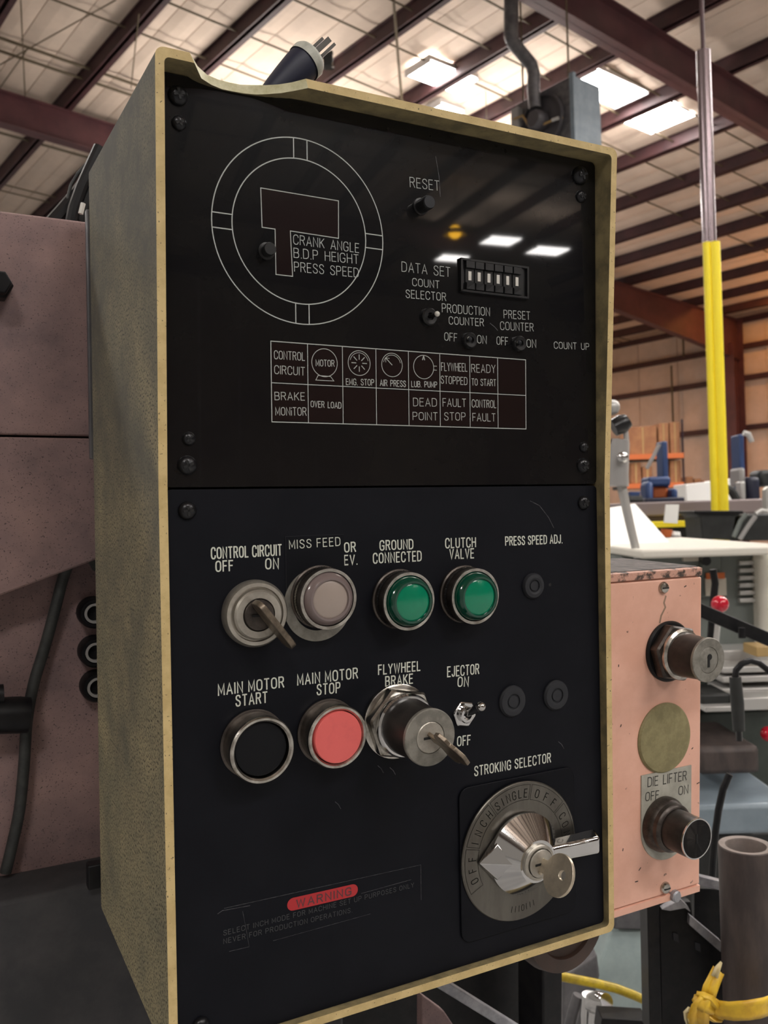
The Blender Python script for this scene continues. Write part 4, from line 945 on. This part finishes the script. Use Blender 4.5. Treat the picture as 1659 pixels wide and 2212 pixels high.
MB().sphere((0, 0, 0), .018, 14).build('stop_button', 'red_knob', e, loc=W(1659,1585,2.1)-o)
cd('label', 1634, 1398, 1680, 1418, 2.1, .08, 'wood_tan', bev=.002)
# red-knobbed lever
e, o = thing('lever', 'red ball knob on a grey lever in front of the lathe', 'lever', 1535, 1420, 1.9)
tb(e, o, [(1543,1420),(1549,1365),(1554,1310)], 1.9, .006, 'rod', 'light_steel')
MB().sphere((0, 0, 0), .0185, 24).build('knob', 'red_knob', e, loc=W(1555,1305,1.88)-o)
tb(e, o, [(1540,1230),(1545,1260),(1541,1300),(1536,1370),(1532,1410)], 1.98, .008, 'rear_rod', 'black_iron')
# black diagonal arm
e, o = thing('guard_bar', 'black flat arm sloping down to the right in front of the lathe', 'bar', 1515, 1318, 1.75)
MB().bar(W(1500,1313,1.75)-o, W(1700,1398,1.75)-o, .03, .026).build('bar', 'black_iron', e, bev=.002)
MB().lathe([(.007, 0), (.007, .02)], 12).build('bolt', 'black_iron', e, loc=W(1603,1378,1.72)-o)
# black hose with fitting
e, o = thing('air_hose', 'thick black hose curving over beside the pink switch box', 'hose', 1597, 1600, 1.3)
tb(e, o, [(1597,1600),(1596,1575)], 1.3, .0045, 'stem', 'black_plastic')
tb(e, o, [(1596,1578),(1593,1520),(1588,1462)], 1.3, [.0085,.0095,.0085], 'sleeve', 'machine_dark', 14)
tb(e, o, [(1588,1465),(1590,1448),(1602,1434),(1620,1427),(1640,1432),(1665,1452),(1700,1490)], 1.3, .0048, 'tube', 'black_iron')
# thin cable lower
e, o = thing('cable', 'thin dark cable hanging right of the DIE LIFTER switch', 'cable', 1543, 1900, 1.25)
tb(e, o, [(1576,1672),(1562,1705),(1552,1750),(1545,1800),(1540,1860),(1536,1930)], 1.25, [.005]*6, 'strand', 'black_iron')

# steel tube and caution tape
tY = .95; tc_ = W(1611, 1825, tY); tbz = W(1611, 2235, tY)
e = empty('steel_tube', mw=Matrix.Translation((tc_.x, tY, tbz.z))); tag(e, 'upright rusty steel tube with open top at the lower right', 'tube')
Rt = 57/F*tY; h_ = tc_.z-tbz.z
MB().lathe([(Rt, 0), (Rt, h_-.001), (Rt-.001, h_)], 64, cap=False).build('outer_wall', 'tube_rust', e)
MB().lathe([(Rt-.001, h_), (Rt*.74, h_-.0005), (Rt*.71, h_-.003), (Rt*.71, h_*.4), (.0001, h_*.4)], 64, cap=False).build('bore', 'tube_rim', e)
tg = empty('caution_tape', mw=Matrix.Translation((tc_.x, tY, tbz.z+.02))); tag(tg, 'yellow caution tape knotted around the foot of the steel tube', 'tape')
og = Vector((tc_.x, tY, tbz.z+.02))
def band(pts, ws, name, m='tape', Y=.9):
    b = MB(); n = len(pts); vs = []
    q = [W(x, y, Y+dy)-og for x, y, dy in pts]
    for i in range(n):
        t = (q[min(i+1, n-1)]-q[max(i-1, 0)]).normalized(); nn = t.cross(Vector((0, 1, 0))).normalized(); wv = nn*ws[i]/2
        bulge = Vector((0, -.0025, 0))
        vs += [q[i]-wv, q[i]-wv*.45+bulge*(1 if i % 2 else .3), q[i]+wv*.1-bulge*.5, q[i]+wv*.55+bulge*.8, q[i]+wv]
    fs = [(i*5+k, i*5+k+1, (i+1)*5+k+1, (i+1)*5+k) for i in range(n-1) for k in range(4)]
    b.add(vs, fs); ob = b.build(name, m, tg, smooth=60, recalc=False); so = ob.modifiers.new('s', 'SOLIDIFY'); so.thickness = .0006; return ob
band([(1535,2166,0),(1552,2180,-.004),(1580,2184,-.012),(1615,2182,-.018),(1645,2177,-.014),(1672,2168,.0)], [.014,.018,.020,.020,.021,.022], 'wrap')
band([(1527,2160,-.004),(1534,2135,-.004),(1543,2115,0),(1552,2095,.004)], [.015,.016,.015,.014], 'tail')
band([(1543,2110,-.002),(1550,2092,.0),(1558,2078,.004)], [.007,.006,.002], 'tail_end', 'tape_pale')
band([(1500,2150,-.006),(1512,2160,-.010),(1528,2168,-.010),(1545,2182,-.006)], [.010,.018,.020,.012], 'knot')
band([(1510,2215,-.004),(1508,2195,-.006),(1512,2175,-.010),(1525,2155,-.010)], [.020,.022,.018,.012], 'knot_fold')
band([(1488,2216,-.003),(1483,2200,-.004),(1481,2186,-.004),(1490,2176,-.006)], [.003,.004,.004,.003], 'knot_edge', 'tape_pale')
band([(1530,2190,-.002),(1545,2200,.0),(1560,2204,.002)], [.010,.008,.004], 'lower_fold')

# black bracket under the pink box
def polythick(name, pts, Y, th, m, e, o, bev=.001):
    q = [W(x, y, Y)-o for x, y in pts]; n = len(q); b = MB()
    b.add([(p.x, p.y, p.z) for p in q]+[(p.x, p.y+th, p.z) for p in q], [tuple(range(n)), tuple(range(n, 2*n))[::-1]]+[(i, n+i, n+(i+1) % n, (i+1) % n) for i in range(n)])
    return b.build(name, m, e, bev=bev, smooth=30)
e, o = thing('machine_bracket', 'black plate bracket with grey sloping edge below the pink switch box', 'bracket', 1440, 2230, .78)
polythick('post', [(1398,1955),(1424,1952),(1430,2240),(1404,2240)], .98, .03, 'black_iron', e, o)
polythick('plate', [(1424,1952),(1492,1948),(1498,1990),(1600,2080),(1600,2240),(1430,2240)], 1.0, .01, 'black_iron', e, o)
polythick('top_edge', [(1430,1965),(1470,1943),(1486,1958),(1492,1970),(1480,1962),(1448,1968)], .99, .01, 'silver_bar', e, o, .0005)
polythick('sloping_edge', [(1490,1977),(1558,2034),(1557,2057),(1489,1998)], .99, .008, 'silver_bar', e, o, .0005)
polythick('back_plate', [(1500,1920),(1600,1920),(1600,2120),(1500,2010)], 1.06, .01, 'black_iron', e, o)
polythick('rear_bar', [(1510,1893),(1560,1905),(1562,1925),(1512,1913)], 1.04, .01, 'silver_bar', e, o, .0005)
for x, y in ((1459,2025), (1506,2045)): polythick('cast_mark', [(x-5,y-10),(x+6,y-6),(x+8,y+12),(x-4,y+6)], .998, .003, 'rubber', e, o, 0)

# light blue sheet metal box, hose, fittings
e, o = thing('sheet_metal_cabinet', 'pale blue sheet metal cabinet seen below the pink switch box', 'cabinet', 1350, 2250, 1.5)
polythick('panel', [(1320,2008),(1445,2008),(1445,2300),(1230,2300),(1290,2100)], 1.5, .15, 'sheet_blue', e, o, .004)
polythick('top_block', [(1330,1950),(1445,1950),(1445,2009),(1325,2009)], 1.48, .2, 'galvanised', e, o, .004)
polythick('steel_guide', [(1215,2110),(1290,2060),(1296,2110),(1270,2212),(1262,2300),(1215,2300)], 1.42, .05, 'galvanised', e, o, .004)
e, o = thing('yellow_hose', 'thin yellow hose crossing below the console', 'hose', 1215, 2112, 1.15)
tb(e, o, [(1190,2105),(1215,2110),(1250,2117),(1290,2125),(1330,2135),(1370,2150),(1405,2166)], 1.15, .0058, 'tube', 'hose_yellow', 12)
e, o = thing('pipe_fitting', 'chrome pipe fitting under the yellow hose', 'fitting', 1270, 2200, 1.2)
tb(e, o, [(1272,2240),(1275,2190),(1278,2150)], 1.2, [.012,.014,.013], 'body', 'chrome', 16)
tb(e, o, [(1278,2168),(1298,2164),(1311,2163)], [1.2,1.17,1.16], [.013,.014,.010], 'elbow', 'chrome', 14)
tb(e, o, [(1225,2240),(1240,2180),(1250,2150)], 1.22, .008, 'tube', 'galvanised', 12)
polythick('clamp', [(1300,2200),(1400,2206),(1400,2240),(1295,2240)], 1.1, .03, 'black_iron', e, o)

# mounting arm and stand under the console (console frame)
am = empty('swivel_arm', mw=MC @ Matrix.Translation((.235, -.335, -.10))); tag(am, 'dark brown round swivel arm carrying the console from below', 'arm')
v = on(1225, 2000, -.085)-Vector((.235, -.335, -.10))
MB().lathe([(.036, -.09), (.040, -.08), (.040, -.01), (.037, 0), (.026, .001), (.025, -.002), (.0001, -.003)], 48, cap=False).build('hub', 'brown_arm', am, loc=v)
st = empty('console_stand', mw=MC @ Matrix.Translation((.19, -.70, -.20))); tag(st, 'black square steel stand leg under the console', 'stand')
def sl3(pts, w0, w1, name, m): b = MB(); q = [on(x, y, w1) for x, y in pts]; b.prism([(p.x-.19, p.y+.70) for p in q], w0+.20, w1+.20); b.build(name, m, st, bev=.002)
sl3([(1172,2040),(1216,2030),(1214,2400),(1174,2400)], -.24, -.20, 'leg', 'black_iron')
sl3([(560,2190),(1172,2020),(1172,2400),(560,2400)], -.30, -.27, 'web_plate', 'black_iron')
b = MB(); p0, p1 = on(935, 2112, -.16), on(1150, 2245, -.16); off = Vector((.19, -.70, -.20)); b.bar(p0-off, p1-off, .008, .0125); b.build('brace_bar', 'silver_bar', st, bev=.001)
b = MB(); q = [on(x, y, -.20) for x, y in ((912,2150),(960,2185),(1010,2260),(912,2260))]; b.prism([(p.x-.19, p.y+.70) for p in q], -.01, .0); b.build('pink_gusset', 'press_mauve', st, bev=.001)

# ------------------------------------------------------------------ white sheets and work lamp, middle distance
e, o = thing('drawing_board', 'bright white tilted board standing beside the work lamp', 'board', 1370, 1195, 2.6)
q = [W(1300,1100,2.9)-o, W(1372,1088,2.9)-o, W(1452,1178,2.5)-o, W(1372,1184,2.45)-o, W(1300,1188,2.45)-o]
b = MB(); n = 5; up_ = Vector((0, .02, .0)); b.add([tuple(p) for p in q]+[tuple(p+up_) for p in q], [tuple(range(n)), tuple(range(n, 2*n))[::-1]]+[(i, n+i, n+(i+1) % n, (i+1) % n) for i in range(n)]); b.build('board', 'paper_white', e)
e, o = thing('work_lamp', 'grey column with dark lamp head at the right edge of the console', 'lamp', 1378, 1205, 2.2)
tb(e, o, [(1378,1205),(1360,1130),(1345,1060),(1338,1020)], 2.2, [.010,.011,.012,.014], 'leg', 'light_steel', 12)
tb(e, o, [(1332,1050),(1334,990),(1340,950)], 2.2, [.030,.026,.020], 'column', 'grey_paint', 16)
tb(e, o, [(1352,1040),(1354,960),(1350,915)], 2.2, [.006,.007,.006], 'rod', 'light_steel')
tb(e, o, [(1325,925),(1345,915),(1356,908)], 2.2, [.022,.024,.018], 'head', 'black_plastic', 16)
MB().sphere((0, 0, 0), .02, 14).build('cap', 'light_steel', e, loc=W(1322,880,2.2)-o)
MB().sphere((0, 0, 0), .014, 14).build('clamp_screw', 'chrome', e, loc=W(1345,988,2.16)-o)
e, o = thing('paper_tag', 'small bright white card on the far bench, left of the yellow post', 'card', 1452, 1110, 3.2)
MB().box((-.0, 0, 0), (.001, .001, .001)); polythick('card', [(1439,1090),(1467,1090),(1464,1131),(1435,1129)], 3.2, .01, 'paper_white', e, o, .001)
# far bench
e, o = thing('work_bench', 'long grey steel workbench with a yellow edge, left of the black tub', 'bench', 1450, 1120, 5.2, z=0)
def cd(*a, **k): return card(*a, parent=e, mwp=o, **k)
cd('top', 1360, 1086, 1700, 1106, 5.2, 1.6, 'bench_mauve', bev=.01); cd('apron', 1365, 1106, 1660, 1126, 5.22, .05, 'brown_arm', bev=.004); cd('edge_strip', 1400, 1127, 1515, 1137, 5.15, .05, 'yellow', bev=.004)
cd('undershelf', 1380, 1140, 1660, 1166, 5.3, 1.2, 'machine_dark', bev=.01)
e, o = thing('red_cup', 'small red pot below the white card', 'pot', 1440, 1160, 3.4)
tb(e, o, [(1439,1160),(1440,1143)], 3.4, [.018,.022], 'pot', 'orange', 14)
e, o = thing('grease_pot', 'small grey pot with white lid beside the red pot', 'pot', 1459, 1172, 3.4)
tb(e, o, [(1458,1176),(1459,1156)], 3.4, [.018,.022], 'body', 'light_steel', 14); tb(e, o, [(1459,1157),(1460,1148)], 3.4, [.020,.016], 'lid', 'paper_white', 14)
# black tub
e, o = thing('black_tub', 'black plastic tub with rim at the foot of the yellow post', 'tub', 1548, 1168, 4.6)
q = [(1503,1106),(1600,1106),(1598,1114),(1590,1116),(1582,1165),(1518,1165),(1512,1116),(1504,1113)]
polythick('tub', q, 4.6, .25, 'machine_dark', e, o, .008); polythick('rim', [(1500,1103),(1606,1103),(1606,1110),(1500,1110)], 4.58, .3, 'black_iron', e, o, .004)
e, o = thing('floor_machine', 'dark machine with bent tubes right of the black tub', 'machine', 1630, 1168, 4.4)
polythick('body', [(1604,1112),(1700,1108),(1700,1168),(1590,1168)], 4.6, .4, 'machine_dark', e, o, .01)
for pts, m in (([(1598,1165),(1615,1138),(1632,1115)], 'grey_paint'), ([(1585,1160),(1600,1125),(1612,1110)], 'machine_grey'), ([(1632,1110),(1645,1102),(1659,1105)], 'light_steel')): tb(e, o, pts, 4.4, .012, 'tube', m, 8)
polythick('wheel', [(1654,1058),(1662,1050),(1680,1050),(1680,1112),(1656,1104)], 4.4, .05, 'light_steel', e, o, .004)
# blue machines
def blue_press(px, ptop, pbase_, Y, label, w=15):
    e, o = thing('blue_machine', label, 'machine', px, pbase_, Y, z=0)
    def cd(*a, **k): return card(*a, parent=e, mwp=o, **k)
    cd('column', px-w/2, ptop, px+w/2, pbase_-30, Y, .16, 'blue', bev=.01)
    return e, o, cd
e, o, cd = blue_press(1438, 953, 1085, 6.5, 'blue drill column with motor, left of the yellow post')
cd('head', 1400, 1030, 1450, 1050, 6.45, .2, 'blue', bev=.02); cd('motor', 1396, 1040, 1414, 1082, 6.4, .18, 'blue', bev=.03); cd('base', 1452, 1055, 1466, 1084, 6.4, .2, 'blue', bev=.02)
cd('tray', 1395, 1076, 1480, 1086, 6.35, .4, 'navy', bev=.01); tb(e, o, [(1397,1012),(1412,985),(1424,960)], 6.4, .014, 'tube', 'grey_paint', 8); cd('guard', 1408, 1048, 1445, 1078, 6.5, .15, 'orange', bev=.02)
e, o, cd = blue_press(1604, 938, 1095, 6.2, 'blue drill column standing right of the yellow post')
cd('head', 1598, 1010, 1612, 1050, 6.15, .2, 'grey_paint', bev=.02); cd('body', 1616, 1030, 1646, 1092, 6.1, .25, 'navy', bev=.03); cd('guard', 1600, 1040, 1612, 1080, 6.1, .1, 'light_steel', bev=.01)
tb(e, o, [(1606,935),(1617,938),(1624,955)], 6.15, .02, 'cable', 'light_steel', 8); cd('vise', 1640, 1015, 1690, 1050, 6.2, .2, 'machine_dark', bev=.03)
tb(e, o, [(1563,1052),(1580,1060),(1592,1080)], 6.0, .03, 'arm', 'machine_dark', 8)
for i, (x0_, x1_, y0_, y1_) in enumerate(((1481,1537,1046,1083),(1550,1605,1037,1085))):
    e, o = thing('sheet_stack', ['white panel box leaning left of the yellow post', 'white panel box leaning right of the yellow post'][i], 'box', (x0_+x1_)/2, y1_, 7.0)
    polythick('box', [(x0_,y0_),(x1_,y0_-6),(x1_,y1_),(x0_+2,y1_)], 7.0, .3, 'paper_white', e, o, .006)
e, o = thing('blue_tray', 'small bright blue tray beside the drill column', 'tray', 1372, 1078, 6.0); polythick('tray', [(1361,1062),(1384,1062),(1382,1072),(1362,1072)], 6.0, .1, 'blue', e, o, .004)
tb(e, o, [(1358,1080),(1386,1080)], 6.0, .03, 'bowl', 'machine_dark', 10)
# storage rack far behind
e, o = thing('storage_rack', 'orange storage rack in front of the far wall', 'rack', 1420, 1060, 17., z=0)
def cd(*a, **k): return card(*a, parent=e, mwp=o, **k)
for x in (1352, 1478): cd('upright', x-3, 905 if x > 1400 else 920, x+3, 1110, 17., .1, 'navy' if x > 1400 else 'orange', bev=.0)
for y in (982, 1045): cd('beam', 1352, y, 1478, y+7, 17., .1, 'orange', bev=0)
for y in (990, 1052): cd('shelf', 1352, y-3, 1478, y, 17.05, 1.0, 'machine_dark', bev=0)
for i, (x0_, y0_, x1_, y1_, l_) in enumerate(((1358,922,1420,983,'large tan carton on the upper rack shelf'),(1422,914,1446,983,'tall tan carton in the middle of the upper rack shelf'),(1447,912,1470,983,'tan carton at the right end of the upper rack shelf'),
        (1362,1000,1386,1045,'glossy amber bundle on the lower rack shelf, left'),(1388,1008,1410,1045,'small tan carton on the lower rack shelf'),(1448,995,1472,1045,'stacked tan carton on the lower rack shelf, right'))):
    e2, o2 = thing('carton', l_, 'box', (x0_+x1_)/2, y1_, 17.1); MBc = card('carton_body', x0_, y0_, x1_, y1_-1, 17.1, .7, 'carton', bev=.01, parent=e2, mwp=o2); card('tape_strip', (x0_+x1_)/2-2, y0_, (x0_+x1_)/2+2, y1_-1, 17.09, .01, 'wood_tan', bev=0, parent=e2, mwp=o2)
for i in range(7):
    x = 1490+i*17 if i < 3 else 1560+(i-3)*22
    e2, o2 = thing('carton', ['leftmost','second','third','fourth','fifth','sixth','rightmost'][i]+' small tan carton in the low row by the far wall, counted from the left', 'box', x, 1052, 18., group='cartons by the far wall'); card('carton_body', x-8, 1030+(i % 3)*4, x+8, 1052, 18., .5, 'carton', bev=.01, parent=e2, mwp=o2)
